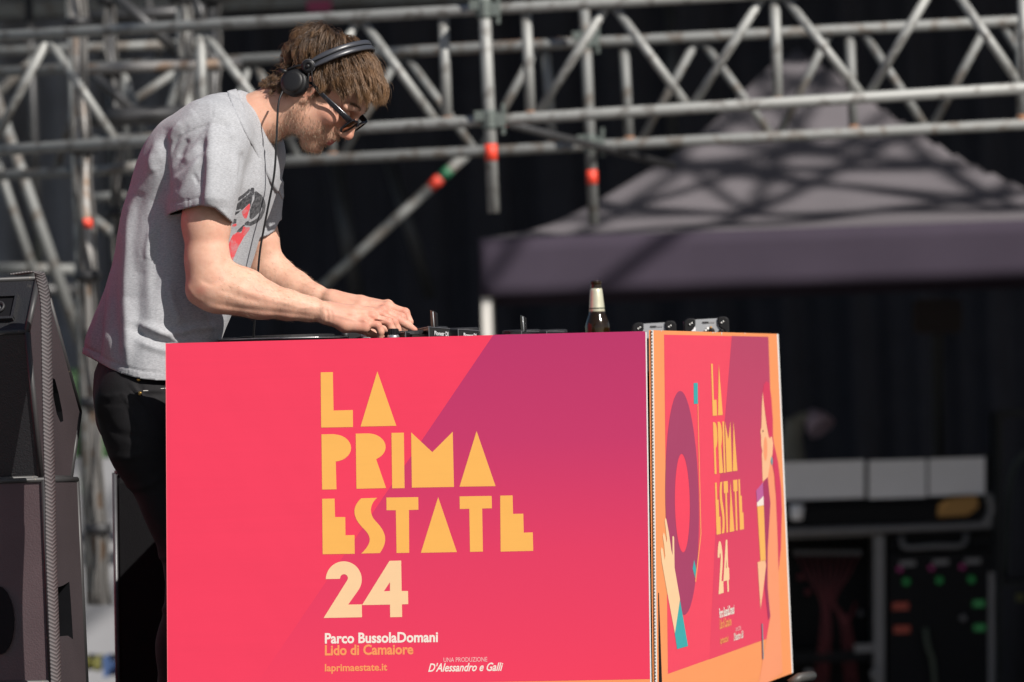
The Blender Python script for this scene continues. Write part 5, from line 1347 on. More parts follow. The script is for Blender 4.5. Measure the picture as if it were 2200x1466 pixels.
# cloth folds
pp = to_px(sv); insl = sl_t[0](sv) < .006
low = np.clip((pp[:, 1] - 420) / 300, 0, 1)
amp = .0022 + .0022 * low
sv = sv + sn * (vnoise(sv * np.array([1, 1, .45]), 26, 3) * amp * .32)[:, None]
back = np.exp(-((pp[:, 0] - (400 - .36 * pp[:, 1])) / 130) ** 2)
folds = [
    ([(461, 265), (426, 276), (400, 288), (381, 302), (367, 333)], -.0030, 4, 4),
    ([(478, 268), (495, 286), (508, 318), (512, 347)], -.002, 4, 8), ([(490, 276), (507, 304), (515, 334)], .004, 7, 9),
    ([(518, 330), (512, 360), (507, 384)], -.0015, 4, 6), ([(500, 300), (505, 350), (502, 420)], .0035, 7, 12),
    ([(456, 268), (452, 330), (448, 400), (445, 446)], .013, 10, 42), ([(437, 300), (438, 350), (432, 420)], -.004, 12, 12),
    ([(444, 285), (420, 318), (392, 350)], .0048, 7, 12), ([(450, 322), (415, 358), (372, 396)], .0055, 8, 13), ([(404, 298), (393, 318), (386, 340)], -.0045, 6, 8),
    ([(432, 340), (400, 390), (380, 430)], .0028, 6, 10), ([(417, 374), (424, 395)], -.0025, 4, 4), ([(376, 345), (366, 395), (366, 440)], .004, 8, 12),
    ([(389, 262), (372, 284), (361, 302)], .0035, 5, 9), ([(405, 272), (392, 285)], -.002, 4, 4), ([(358, 285), (354, 327), (358, 372), (366, 440)], -.008, 9, 9),
    ([(340, 300), (326, 345), (334, 372)], .004, 8, 12), ([(330, 330), (318, 380), (300, 420)], .004, 10, 14), ([(342, 340), (345, 400), (325, 450)], -.004, 9, 12),
    ([(300, 400), (281, 470), (275, 560), (273, 650), (277, 730), (274, 790)], .010, 24, 9),
    ([(262, 520), (252, 620), (255, 720), (262, 790)], -.004, 10, 10), ([(240, 560), (230, 660), (232, 760)], .006, 9, 12),
    ([(250, 520), (226, 640), (210, 740), (204, 780)], -.010, 8, 10), ([(230, 570), (205, 670), (184, 748)], .004, 9, 12),
    ([(300, 560), (296, 650), (300, 720)], -.006, 14, 18), ([(325, 490), (318, 530), (316, 560)], .0035, 7, 9), ([(345, 480), (336, 560), (330, 640)], -.0035, 12, 12),
    ([(361, 600), (370, 650), (386, 700)], .0045, 6, 10), ([(380, 620), (400, 690), (420, 720)], -.003, 10, 10),
    ([(380, 716), (420, 707), (464, 702)], .0055, 7, 9), ([(285, 706), (310, 722), (340, 732), (376, 738)], -.010, 8, 9), ([(290, 694), (325, 706), (360, 716), (385, 716)], .006, 7, 10),
    ([(330, 716), (362, 726), (400, 744)], .006, 5, 7), ([(300, 735), (340, 750), (390, 760)], .004, 8, 10), ([(430, 640), (445, 690), (450, 730)], .004, 8, 12),
    ([(470, 560), (480, 610), (470, 680)], -.004, 10, 10), ([(520, 420), (505, 500), (485, 560)], -.003, 9, 9), ([(556, 330), (560, 380), (562, 430)], .003, 8, 10),
    ([(577, 340), (582, 390), (586, 440)], -.002, 7, 9), ([(592, 345), (597, 390), (598, 440)], .0015, 6, 7), ([(535, 250), (548, 290), (556, 315)], .001, 6, 8),
    ([(470, 240), (490, 268), (500, 300)], .002, 10, 12), ([(420, 240), (400, 258), (370, 290)], .003, 12, 12)]
# stitched hems
hx = np.arange(172, 358, 6.0); folds.append((np.stack([hx, hem_y(hx) - 17], 1).tolist(), -.0020, 2.2, 2.2))
folds.append(([(363, 437), (400, 431), (445, 422)], -.0018, 2, 2)); folds.append(([(172, 737), (203, 757)], -.0018, 2.2, 2.2))
folds = [(a, h * (1.0 if abs(h) >= .0095 else 1.1 if (350 < a[0][0] < 470 and a[0][1] < 420) else 1.2), w1, w2) for a, h, w1, w2 in folds]
sv = strokes(sv, sn, folds); sn = vnormals(sv, sq)
pp = to_px(sv)
# pucker along the hems
hd = np.abs(pp[:, 1] - (hem_y(pp[:, 0]) - 9)); sv = sv + sn * (np.exp(-(hd / 9) ** 2) * .00035 * np.sin(pp[:, 0] * .42 + 2.6 * np.sin(pp[:, 0] * .11)))[:, None]
sleeve_mask = (np.abs(pp[:, 1] - 440) < 14) & insl
sv = sv + sn * (sleeve_mask * .00035 * np.sin(pp[:, 0] * .45 + 1.5 * np.sin(pp[:, 0] * .17)))[:, None]
front = (sn[:, 1] < .35) & (sl_t[0](sv) > .0075)
C9 = lambda pts: [(440 + x / 5.636, 340 + y / 5.638) for x, y in pts]
blk = [C9([(395, 488), (480, 425), (530, 380), (540, 350), (545, 400), (560, 362), (580, 355), (600, 362), (598, 400), (590, 460), (575, 520), (562, 560), (545, 620), (540, 640), (530, 600), (545, 545), (500, 585), (440, 640), (360, 702), (372, 600)]),
       C9([(605, 405), (628, 402), (690, 450), (730, 520), (738, 580), (725, 650), (690, 730), (640, 780), (560, 822), (485, 815), (480, 790), (520, 760), (560, 740), (540, 720), (545, 640), (570, 560), (600, 500)]),
       C9([(345, 735), (385, 740), (380, 790), (335, 800)]), C9([(370, 905), (400, 870), (450, 825), (470, 800), (485, 815), (470, 860), (440, 892)])]
wht = [C9([(390, 530), (450, 490), (530, 425), (540, 405), (545, 425), (480, 480), (395, 552)]), C9([(372, 640), (420, 620), (440, 610), (430, 635), (366, 655)]), C9([(545, 405), (562, 410), (578, 440), (576, 500), (560, 560), (572, 540), (590, 490), (583, 440), (565, 405)]),
       C9([(690, 585), (695, 610), (680, 660), (640, 720), (600, 750), (550, 775), (520, 770), (600, 720), (660, 660)])]
red = [C9([(545, 545), (548, 600), (520, 690), (505, 730), (482, 732), (462, 700), (445, 650), (490, 600)]), C9([(335, 805), (385, 790), (388, 815), (370, 828), (325, 835)]),
       C9([(465, 825), (500, 840), (545, 835), (540, 870), (470, 960), (400, 1090), (330, 1260), (310, 1295), (262, 1262), (255, 1230), (268, 1130), (300, 1010), (340, 930), (400, 895), (440, 905), (460, 860)])]
def inside(polys):
    d = np.full(len(pp), -50.0); m = np.nonzero((pp[:, 0] > 460) & (pp[:, 0] < 600) & (pp[:, 1] > 380) & (pp[:, 1] < 590) & front)[0]
    if len(m): d[m] = np.max([poly_sd(pp[m], q) for q in polys], 0)
    return d
a_b = np.minimum(inside(blk), -inside(wht)); a_r = inside(red); a_b = np.minimum(a_b, -a_r)
M_shirt = bpy.data.materials.new('heather_grey_jersey'); M_shirt.use_nodes = True
t = M_shirt.node_tree; b = t.nodes['Principled BSDF']; tc = N(t, 'ShaderNodeTexCoord')
mp = N(t, 'ShaderNodeMapping'); mp.inputs['Scale'].default_value = (.45, .45, 1.6); t.links.new(tc.outputs['Object'], mp.inputs[0])
nz = N(t, 'ShaderNodeTexNoise', i_Scale=340.0, i_Detail=6.0, i_Roughness=.8); t.links.new(mp.outputs[0], nz.inputs['Vector'])
g = mixc(ramp(nz.outputs['Fac'], .34, .66), (.250, .253, .268), (.430, .436, .456))
g = mixc(math_('MULTIPLY', ramp(noise(900, 2), .6, .72), .30), g, (.20, .20, .22))
wear = ramp(noise(160, 4, .7), .35, .6)
g = mixc(math_('MULTIPLY', ramp(attr('print_black'), -.35, .35), math_('ADD', math_('MULTIPLY', wear, .25), .72)), g, (.022, .022, .026))
g = mixc(math_('MULTIPLY', ramp(attr('print_red'), -.35, .35), math_('ADD', math_('MULTIPLY', ramp(noise(55, 3), .38, .52), .35), .6)), g, (.62, .055, .065))
t.links.new(g, b.inputs['Base Color']); b.inputs['Roughness'].default_value = .92; b.inputs['Specular IOR Level'].default_value = .12
b.inputs['Sheen Weight'].default_value = .12; b.inputs['Sheen Roughness'].default_value = .5
bp = N(t, 'ShaderNodeBump', i_Strength=.35, i_Distance=.0015)
t.links.new(math_('ADD', math_('MULTIPLY', nz.outputs['Fac'], .6), math_('MULTIPLY', noise(75, 4, .6), 1.3)), bp.inputs['Height']); t.links.new(bp.outputs[0], b.inputs['Normal'])
shirt = mobj('tshirt', to_world(sv), sq, M_shirt, man, smooth=True, attrs={'print_black': a_b, 'print_red': a_r})
so = shirt.modifiers.new('cloth', 'SOLIDIFY'); so.thickness = .0022; so.offset = -1
# ribbed collar band
ring = []; nA = 72
u_ = np.array([0, 1.0, 0]); w_ = np.cross(cn_, u_); w_ /= np.linalg.norm(w_)
prof = [(.0012, .0005), (.0006, .0022), (-.004, .0028), (-.012, .0028), (-.0160, .0022), (-.0172, -.0008)]
cv_ = []
for (ofs, lift) in prof:
    for j in range(nA):
        a = 2 * math.pi * j / nA; dr = u_ * math.cos(a) + w_ * math.sin(a); o_ = cp0 + cn_ * min(ofs, -.002)
        s_ = .03
        for _ in range(60):
            d_ = shirt_f((o_ + dr * s_)[None])[0]
            if abs(d_) < 3e-4: break
            s_ += float(np.clip(-d_ * .8, -.01, .01))
        rib_ = .0004 * (1 if j % 2 else -1)
        cv_.append(o_ + dr * (s_ + lift + rib_) + cn_ * (ofs - min(ofs, -.002)))
cq = [(i * nA + j, i * nA + (j + 1) % nA, (i + 1) * nA + (j + 1) % nA, (i + 1) * nA + j) for i in range(len(prof) - 1) for j in range(nA)]
o = mobj('collar', to_world(np.array(cv_)), cq, M_shirt, man, smooth=True, attrs={'print_black': np.full(len(cv_), -50.), 'print_red': np.full(len(cv_), -50.)})
o.modifiers.new('cloth', 'SOLIDIFY').thickness = .0018

# --- jeans
jn = []
J_ = lambda k, pr: jn.append(('+', k, pr))
J_(.05, flatchain([MS(312, 770, 0), MS(304, 830, 0), MS(306, 890, .0)], [.090, .102, .10], [.13, .155, .165], (-.32, .947, 0)))
J_(.05, chain([MS(300, 872, -.085), MS(330, 950, -.09), MS(396, 1090, -.10), MS(432, 1240, -.11), MS(408, 1390, -.10), MS(402, 1500, -.09), MS(408, 1700, -.085)], [.092, .098, .084, .072, .070, .062, .055], .03))
J_(.05, chain([MS(340, 872, .085), MS(376, 950, .09), MS(446, 1090, .10), MS(488, 1240, .11), MS(462, 1390, .11), MS(455, 1500, .12), MS(458, 1700, .12)], [.092, .098, .084, .072, .070, .062, .055], .03))
jf = compose(jn)
jv, jq = surface(jf, MS(180, 1745, -.28), np.array([MS(590, 0, 0)[0], .3, MS(0, 760, 0)[2]]), .006, project=1)
jnn = vnormals(jv, jq)
jv = jv + jnn * (vnoise(jv, 22, 9) * .0016)[:, None]
C3 = lambda pts: [(170 + x / 7.33, 700 + y / 7.33) for x, y in pts]
jv = strokes(jv, jnn, [(C3([(320, 1110), (500, 1115), (640, 1080), (710, 1075)]), .003, 3, 3), (C3([(710, 1075), (745, 1160), (800, 1270), (850, 1390), (920, 1560), (1000, 1750)]), .003, 3, 3),
    (C3([(780, 880), (860, 980), (960, 1120), (1080, 1300), (1200, 1480)]), .0045, 3, 4), (C3([(800, 930), (900, 1090), (1060, 1320), (1160, 1480)]), -.003, 3, 3),
    (C3([(1000, 1030), (1200, 1010), (1420, 980)]), .003, 2.5, 2.5), (C3([(960, 1110), (1150, 1090), (1370, 1100)]), -.003, 3, 3), (C3([(940, 870), (960, 980), (1010, 1030)]), -.003, 3, 3),
    ([(215, 862), (240, 868), (275, 866)], -.002, 4, 4), ([(235, 980), (270, 985), (310, 975)], .004, 6, 9), ([(262, 1040), (300, 1050), (345, 1030)], .004, 6, 9), ([(225, 900), (250, 930), (300, 940)], -.003, 8, 8),
    ([(330, 1180), (350, 1200), (380, 1190)], .005, 6, 9), ([(330, 1290), (350, 1310), (380, 1300)], .005, 6, 8), ([(340, 1250), (356, 1265), (380, 1262)], -.005, 6, 8)])
M_jeans = mat('washed_black_denim', (0.0105, 0.0098, 0.011), 0.75, spec=.22, noise=.35, nscale=60, bump=.45, bscale=700)
jeans = mobj('jeans', to_world(jv), jq, M_jeans, man, smooth=True)
M_brass = mat('brass_rivet', (.55, .34, .10), .3, .9)
def on_surface(f, px, py, dd0=-.35):
    s = dd0
    for _ in range(200):
        d_ = f(MS(px, py, s)[None])[0]
        if d_ < 4e-4: break
        s += max(d_ * .7, 4e-4)
    p_ = MS(px, py, s); return p_, grad(f, p_[None])[0]
for (x_, y_) in ((298, 815.5), (300.5, 845.5)):
    p_, g_ = on_surface(jf, x_, y_); w_p = Vector(to_world(p_)); w_n = Vector(g_ @ MB)
    mobj('rivet', *lathe(w_p, w_n, [(.0046, -.001), (.0046, .0014), (.003, .0022), (.0016, .0034), (.0008, .0036)], 18), M_brass, jeans, smooth=True)
st_ = [Vector(to_world(on_surface(jf, x_, y_)[0] + np.array([0, -.0012, 0]))) for x_, y_ in C3([(1010, 1026), (1100, 1022), (1200, 1006), (1300, 992), (1380, 985), (1480, 980)])]
mobj('frayed_seam', *sweep(st_, .0011, 6), mat('pale_seam_thread', (.5, .48, .45), .9), jeans)
for dd in (-.085, .12):
    px_ = 412 if dd < 0 else 462
    f_p = Vector(to_world(MS(px_, 1700, dd))); hgt_ = f_p.z
    shp = compose([('+', .02, ellipsoid((0, 0, .035), (.05, .045, .05))), ('+', .04, ellipsoid((.11, 0, .03), (.13, .045, .035))), ('+', .02, cone((-.01, 0, .05), (0, 0, hgt_ - .0), .045, .045))])
    s_v, s_q = surface(lambda p: np.maximum(shp(p), -p[:, 2]), (-.1, -.08, -.012), (.28, .08, .14), .01, project=0)
    mobj('shoe', s_v + np.array([f_p.x, f_p.y, 0.0]), s_q, M_dark, man, smooth=True)
# ------------------------------------------------------------------ hair, beard
WH = H(-.062, .004, .112)                            # whorl
GRAV = np.array([-float(cR.z), 0, -float(cU.z)]); GRAV = np.array([0.03, 0, -1.0]); GRAV /= np.linalg.norm(GRAV)
skull = compose([p for i, p in enumerate(head) if i < 4 or True])
hl_ = to_head(hv); hn_ = vnormals(hv, hq)
def hairline(x, ay):
    # lowest z (head coordinates) that grows hair at this place
    f = np.interp(x, [-.12, -.075, -.045, -.02, -.006, .004, .020, .034, .05, .065, .09], [-.070, -.074, -.062, .0, .034, .030, -.004, .026, .058, .082, .090])
    return f
ok = (hl_[:, 2] > hairline(hl_[:, 0], np.abs(hl_[:, 1]))) & (np.abs(hl_[:, 1]) < .0785) & (hl_[:, 0] < .085)
cand = np.nonzero(ok)[0]
def strand_mesh(paths, rad, name, m, par, attrs):
    """paths (n, k, 3) in man space -> three-sided tapered strands in one mesh"""
    n, k, _ = paths.shape
    T_ = np.gradient(paths, axis=1); T_ /= np.maximum(np.linalg.norm(T_, axis=2, keepdims=True), 1e-9)
    ref = np.array([.3, -.9, .3]); u = np.cross(T_, ref); u /= np.maximum(np.linalg.norm(u, axis=2, keepdims=True), 1e-9); w = np.cross(T_, u)
    taper = np.interp(np.linspace(0, 1, k), [0, .1, .75, 1], [.8, 1, .85, .12])
    rr = rad[:, None, None] * taper[None, :, None]
    ring = [paths + rr * (u * math.cos(a) + w * math.sin(a)) for a in (0, 2.094, 4.189)]
    V = np.stack(ring, 2).reshape(-1, 3)
    b_ = (np.arange(n)[:, None] * k + np.arange(k - 1)[None]).reshape(-1) * 3
    Q = np.concatenate([np.stack([b_ + j, b_ + (j + 1) % 3, b_ + 3 + (j + 1) % 3, b_ + 3 + j], 1) for j in range(3)])
    at = {'rnd': np.repeat(attrs, k * 3), 'along': np.tile(np.repeat(np.linspace(0, 1, k), 3), n)}
    return mobj(name, to_world(V), Q, m, par, smooth=True, attrs=at)
def hair_mat(name, dark, lightc, tip):
    global t, tc
    m = bpy.data.materials.new(name); m.use_nodes = True; t = m.node_tree; b = t.nodes['Principled BSDF']; tc = N(t, 'ShaderNodeTexCoord')
    c = mixc(attr('rnd'), dark, lightc)
    c = mixc(math_('MULTIPLY', ramp(attr('along'), .35, 1.0), .55), c, tip)
    t.links.new(c, b.inputs['Base Color']); b.inputs['Roughness'].default_value = .42; b.inputs['Specular IOR Level'].default_value = .55
    return m
M_hair = hair_mat('brown_hair', (.016, .0082, .0048), (.165, .085, .038), (.36, .205, .10))
NG, NC, NK = 460, 40, 12
gi = rng.choice(cand, NG); root_p = hv[gi].copy(); root_h = hl_[gi]
def sim(rp, length, lift, frizz, k=NK):
    n = len(rp); path = np.zeros((n, k, 3)); path[:, 0] = rp
    pos = rp.copy(); hl0 = to_head(rp); nrm = grad(skull, rp)
    frontness = np.clip((hl0[:, 0] + .045) / .06, 0, 1) * np.clip((hl0[:, 2] - .02) / .05, 0, 1)
    fl = rp - WH; fl -= nrm * (fl * nrm).sum(1)[:, None]; fl /= np.maximum(np.linalg.norm(fl, axis=1), 1e-6)[:, None]
    hx = HX[None] - nrm * (nrm @ HX)[:, None]
    sidefwd = np.clip(1 - np.abs(hl0[:, 2] - .05) / .07, 0, 1) * (np.abs(hl0[:, 1]) > .045)
    d0 = fl * 1.2 + hx * (.8 * frontness + .6 * sidefwd)[:, None] + GRAV * .12
    d0 += rng.normal(size=(n, 3)) * frizz[:, None]
    dirv = d0 / np.linalg.norm(d0, axis=1)[:, None]
    step = length / (k - 1)
    for i in range(1, k):
        s = i / (k - 1)
        g = GRAV * (.04 + .20 * s ** 1.5)
        dirv = dirv + g + nrm * (.16 * (1 - s) ** 2) * lift[:, None] / .012 * .6
        dirv /= np.linalg.norm(dirv, axis=1)[:, None]
        pos = pos + dirv * step[:, None]
        d = skull(pos); gr = grad(skull, pos)
        want = .0015 + lift * min(1, s * 3.0) * (1 - .35 * s)
        hp_ = to_head(pos); bx = -.028 + .040 * np.clip((hp_[:, 2] - .04) / .11, 0, 1)
        inb = (np.abs(hp_[:, 0] - bx) < .026) & (hp_[:, 2] > .0)
        want = np.where(inb, np.minimum(want, .0065), want)
        push = np.clip(want - d, 0, .02)
        free = (hp_[:, 0] > .055) & (hp_[:, 2] < .125)          # the fringe may hang away from the forehead
        pull = np.where(free, np.clip(d - want - .022, 0, .02), np.clip(d - want - np.where(inb, .0015, .006), 0, .02) * .8)
        pos = pos + gr * (push - pull)[:, None]
        # stay near the head except where the fringe hangs free
        path[:, i] = pos; nd = pos - path[:, i - 1]; dirv = nd / np.maximum(np.linalg.norm(nd, axis=1), 1e-6)[:, None]
        nrm = gr
    return path
h0 = root_h
ln_ = np.interp(h0[:, 0], [-.11, -.06, -.02, .03, .085], [.044, .074, .090, .078, .046]) * np.where((np.abs(h0[:, 1]) > .050) & (h0[:, 2] < .08), .62, 1)
ln_ = np.where((h0[:, 0] < -.03) & (h0[:, 2] < -.015), .026, ln_); ln_ = np.where((h0[:, 0] < -.04) & (h0[:, 2] < -.045), .013, ln_)
side_ = (h0[:, 2] < .022) & (h0[:, 0] > -.02); ln_ = np.where(side_, .014, ln_)
ln_ = np.where((h0[:, 0] < -.05) & (h0[:, 2] < .035), np.minimum(ln_, .021), ln_); ln_ *= rng.uniform(.75, 1.15, NG) * np.where((h0[:, 0] > .03) & (rng.uniform(size=NG) < .35), 1.35, 1)
lift_ = rng.uniform(.002, .014, NG) * np.where((h0[:, 0] < -.03) & (h0[:, 2] < .0), .45, 1) * np.where(side_, .25, 1) * np.where((np.abs(h0[:, 1]) > .05) & (h0[:, 2] < .06), .5, 1.0)
fr_ = rng.uniform(.04, .20, NG)
G_ = sim(root_p, ln_, lift_, fr_)
# locks stop at the fringe line over the forehead and temples
gh = to_head(G_.reshape(-1, 3)).reshape(G_.shape)
edge_ = np.interp(gh[..., 0], [-.01, .02, .055, .084, .10, .136], [-.01, .012, .032, .053, .066, .084]) + (rng.normal(size=NG) * .008 + np.where(rng.uniform(size=NG) < .12, -.012, 0))[:, None]
bad_ = (gh[..., 2] < edge_) & (gh[..., 0] > .012)
stop_ = np.where(bad_.any(1), np.maximum(bad_.argmax(1), 2), NK - 1)
for i_ in np.nonzero(stop_ < NK - 1)[0]:
    u_i = np.linspace(0, stop_[i_], NK); lo_i = np.floor(u_i).astype(int); hi_i = np.minimum(lo_i + 1, NK - 1); fr_i = (u_i - lo_i)[:, None]
    G_[i_] = G_[i_][lo_i] * (1 - fr_i) + G_[i_][hi_i] * fr_i
for _ in range(3): G_[:, 1:-1] = .25 * G_[:, :-2] + .5 * G_[:, 1:-1] + .25 * G_[:, 2:]
# children clump around their guides
kk = np.linspace(0, 1, NK)
off = rng.normal(size=(NG, NC, 1, 3)) * np.interp(kk, [0, .5, 1], [.0056, .0038, .0015])[None, None, :, None]
wob = rng.normal(size=(NG, NC, 1, 3)) * (.0022 * kk ** 2)[None, None, :, None] + rng.normal(size=(NG, NC, NK, 3)) * .00012
lenj = rng.uniform(.82, 1.05, (NG, NC, 1, 1))
base_ = G_[:, None]
p0 = base_[:, :, :1]
CH = p0 + (base_ - p0) * lenj + off + wob
CH = CH.reshape(-1, NK, 3)
rnd = np.clip(np.repeat(rng.uniform(0, 1, NG) ** 1.3, NC) * .7 + rng.uniform(0, .45, NG * NC), 0, 1)
front_c = np.clip((to_head(CH[:, -1])[:, 0] + .02) / .12, 0, 1); rnd = np.clip(rnd * (.35 + .9 * front_c), 0, 1)  # strands darker at back, lighter in front: painted sunlight and bleached hair
NF = 700; fly = rng.choice(len(CH), NF); FLY = CH[fly].copy(); FLY += rng.normal(size=(NF, 1, 3)) * (.009 * kk ** 1.5)[None, :, None] + (hn_[gi][fly // NC] * .010)[:, None] * (kk ** 1.2)[None, :, None]
allh = np.concatenate([CH, FLY]); rnd = np.concatenate([rnd, rng.uniform(.4, 1, NF)])
strand_mesh(allh, np.concatenate([rng.uniform(.00034, .00058, len(CH)), np.full(NF, .00026)]), 'hair', M_hair, man, rnd)
# stubble beard: short bristles over jaw, sideburn and upper lip
bi = np.nonzero(ish & (beard > .25))[0]; bi = bi[bi < len(hv)]
pr_ = beard[bi] / beard[bi].sum(); ch_ = rng.choice(bi, 3600, p=pr_)
rp = bv[ch_] + rng.normal(size=(3600, 3)) * .0009; nb_ = hn_[ch_]
dw = GRAV + HX * .25; dw_t = dw - nb_ * (nb_ @ dw)[:, None]
dd_ = nb_ * .55 + dw_t * .8 + rng.normal(size=(3600, 3)) * .28; dd_ /= np.linalg.norm(dd_, axis=1)[:, None]
lb_ = rng.uniform(.003, .0075, 3600); kb_ = np.linspace(0, 1, 4)
BP = rp[:, None] + dd_[:, None] * (lb_[:, None, None] * kb_[None, :, None]) + GRAV * (lb_ * .3)[:, None, None] * (kb_ ** 2)[None, :, None]
M_beard = hair_mat('beard_hair', (.12, .07, .038), (.44, .32, .22), (.36, .25, .16))
strand_mesh(BP, rng.uniform(.00022, .00036, 3600), 'beard', M_beard, man, rng.uniform(0, 1, 3600))
# fine hair on the forearms
ai_ = np.nonzero((to_px(av)[:, 0] > 470) & (to_px(av)[:, 0] < 705) & (to_px(av)[:, 1] > 540))[0]; ac_ = rng.choice(ai_, 1700); an2 = vnormals(av, aq)[ac_]
al_ = np.array([.8, 0, -.45]) + rng.normal(size=(1700, 3)) * .3; al_ -= an2 * (al_ * an2).sum(1)[:, None]; al_ /= np.linalg.norm(al_, axis=1)[:, None]
ad_ = al_ + an2 * .35; AHR = av[ac_][:, None] + ad_[:, None] * (rng.uniform(.006, .013, 1700)[:, None, None] * kb_[None, :, None])
strand_mesh(AHR, np.full(1700, .0001), 'arm_hair', M_beard, man, rng.uniform(0, 1, 1700))
# eyebrows
eb = []
for s in (-1, 1):
    for i in range(170):
        u0 = rng.uniform(0, 1); c = np.array([.104 - .016 * u0 ** 1.6, (.014 + .036 * u0) * s, .036 + .006 * math.sin(u0 * 2.4)]) + rng.normal(size=3) * np.array([.0006, .001, .0016])
        p_ = H(*c); g_ = grad(skull, p_[None])[0]; p_ = p_ - g_ * skull(p_[None])[0]
        d_ = (HR[1] * s * .9 + HR[2] * .25 + HR[0] * -.2 + rng.normal(size=3) * .2); d_ = d_ / np.linalg.norm(d_)
        eb.append(np.stack([p_ + (g_ * .25 + d_) * .009 * q for q in kb_]))
strand_mesh(np.array(eb), np.full(len(eb), .00032), 'eyebrows', M_beard, man, rng.uniform(0, .5, len(eb)))
Hw = lambda x, y, z: Vector(to_world(H(x, y, z)))
HXw, HYw, HZw = (Vector(v @ MB) for v in HR)
for s in (-1, 1):
    mobj('eye', *lathe(Hw(.0865, .031 * s, .012), HXw, [(.004, -.0118), (.0095, -.008), (.0122, -.001), (.0108, .006), (.006, .0104), (.002, .0120)], 20), mat('eye_white', (.7, .68, .65), .2), man, smooth=True)

# ------------------------------------------------------------------ sunglasses
M_frame = mat('black_acetate', (0.010, 0.010, 0.013), 0.18)
M_lens = mat('amber_mirror_lens', (0.30, 0.11, 0.010), 0.08, 0.7)
sg = root('sunglasses', Hw(.112, 0, .01), 'black wayfarer-shaped sunglasses with amber mirrored lenses on the man\'s face', 'sunglasses')
def lens_outline(s, grow=0.0, n=28):
    o_ = []
    for i in range(n):
        a = 2 * math.pi * i / n; c_, s_ = math.cos(a), math.sin(a)
        ex = 2.6
        rx = (.0225 + grow) * (abs(c_) ** (2 / ex)) * (1 if c_ > 0 else -1); rz = (.0175 + grow) * (abs(s_) ** (2 / ex)) * (1 if s_ > 0 else -1)
        rx *= 1 + .10 * (s_)                           # wider at the brow
        yv = .033 + rx; xv = .1180 - 1.5 * max(0, abs(yv) - .012) ** 2
        o_.append((xv + .16 * rz, yv * s, .000 + rz + .0035 * (c_ > .3) * (s_ > .3)))
    return o_
for s in (-1, 1):
    lo_ = lens_outline(s); pts_ = [Hw(*q) for q in lo_]; n = len(pts_)
    V = []; Fc = []
    outer = [Hw(*q) for q in lens_outline(s, .0042)]
    for a, b__ in zip(pts_, outer):
        V += [a + HXw * .0022, b__ + HXw * .0022, b__ - HXw * .0022, a - HXw * .0022]
    for i in range(n):
        j = (i + 1) % n
        for k in range(4): Fc.append((i * 4 + k, i * 4 + (k + 1) % 4, j * 4 + (k + 1) % 4, j * 4 + k))
    o = mobj('rim', V, Fc, M_frame, sg, smooth=False); recalc(o); bevel(o, .0012)
    c_ = sum(pts_, Vector()) / n + HXw * .0012
    o = mobj('lens', pts_ + [c_] + [p_ - HXw * .0016 for p_ in pts_], [(i, (i + 1) % n, n) for i in range(n)] + [tuple(range(2 * n, n, -1))] + [(i, n + 1 + i, n + 1 + (i + 1) % n, (i + 1) % n) for i in range(n)], M_lens, sg, smooth=False); recalc(o)
    hp = [(.1165, .0560 * s, .0145), (.1080, .0665 * s, .0160), (.070, .0745 * s, .0150), (.030, .0790 * s, .0135), (.0, .0815 * s, .0150), (-.014, .082 * s, .006)]
    rr_ = [.0062, .0068, .0062, .005, .0042, .0036]
    pl_ = catmull([Hw(*q) for q in hp], 5); rad_ = np.interp(np.linspace(0, 5, len(pl_)), range(6), rr_).tolist()
    mobj('temple', *sweep(pl_, rad_, 12, flat=(1.0, .36), up=HZw), M_frame, sg, smooth=True)
    mobj('hinge_pin', *lathe(Hw(.092, .0712 * s, .0165), HYw * s, [(.0016, -.001), (.0016, .0012), (.0008, .0018)], 10), M_silver, sg, smooth=True)
o = mobj('bridge', *sweep(catmull([Hw(.1185, -.0095, .0075), Hw(.1215, 0, .0105), Hw(.1185, .0095, .0075)], 6), .0034, 10), M_frame, sg, smooth=True)
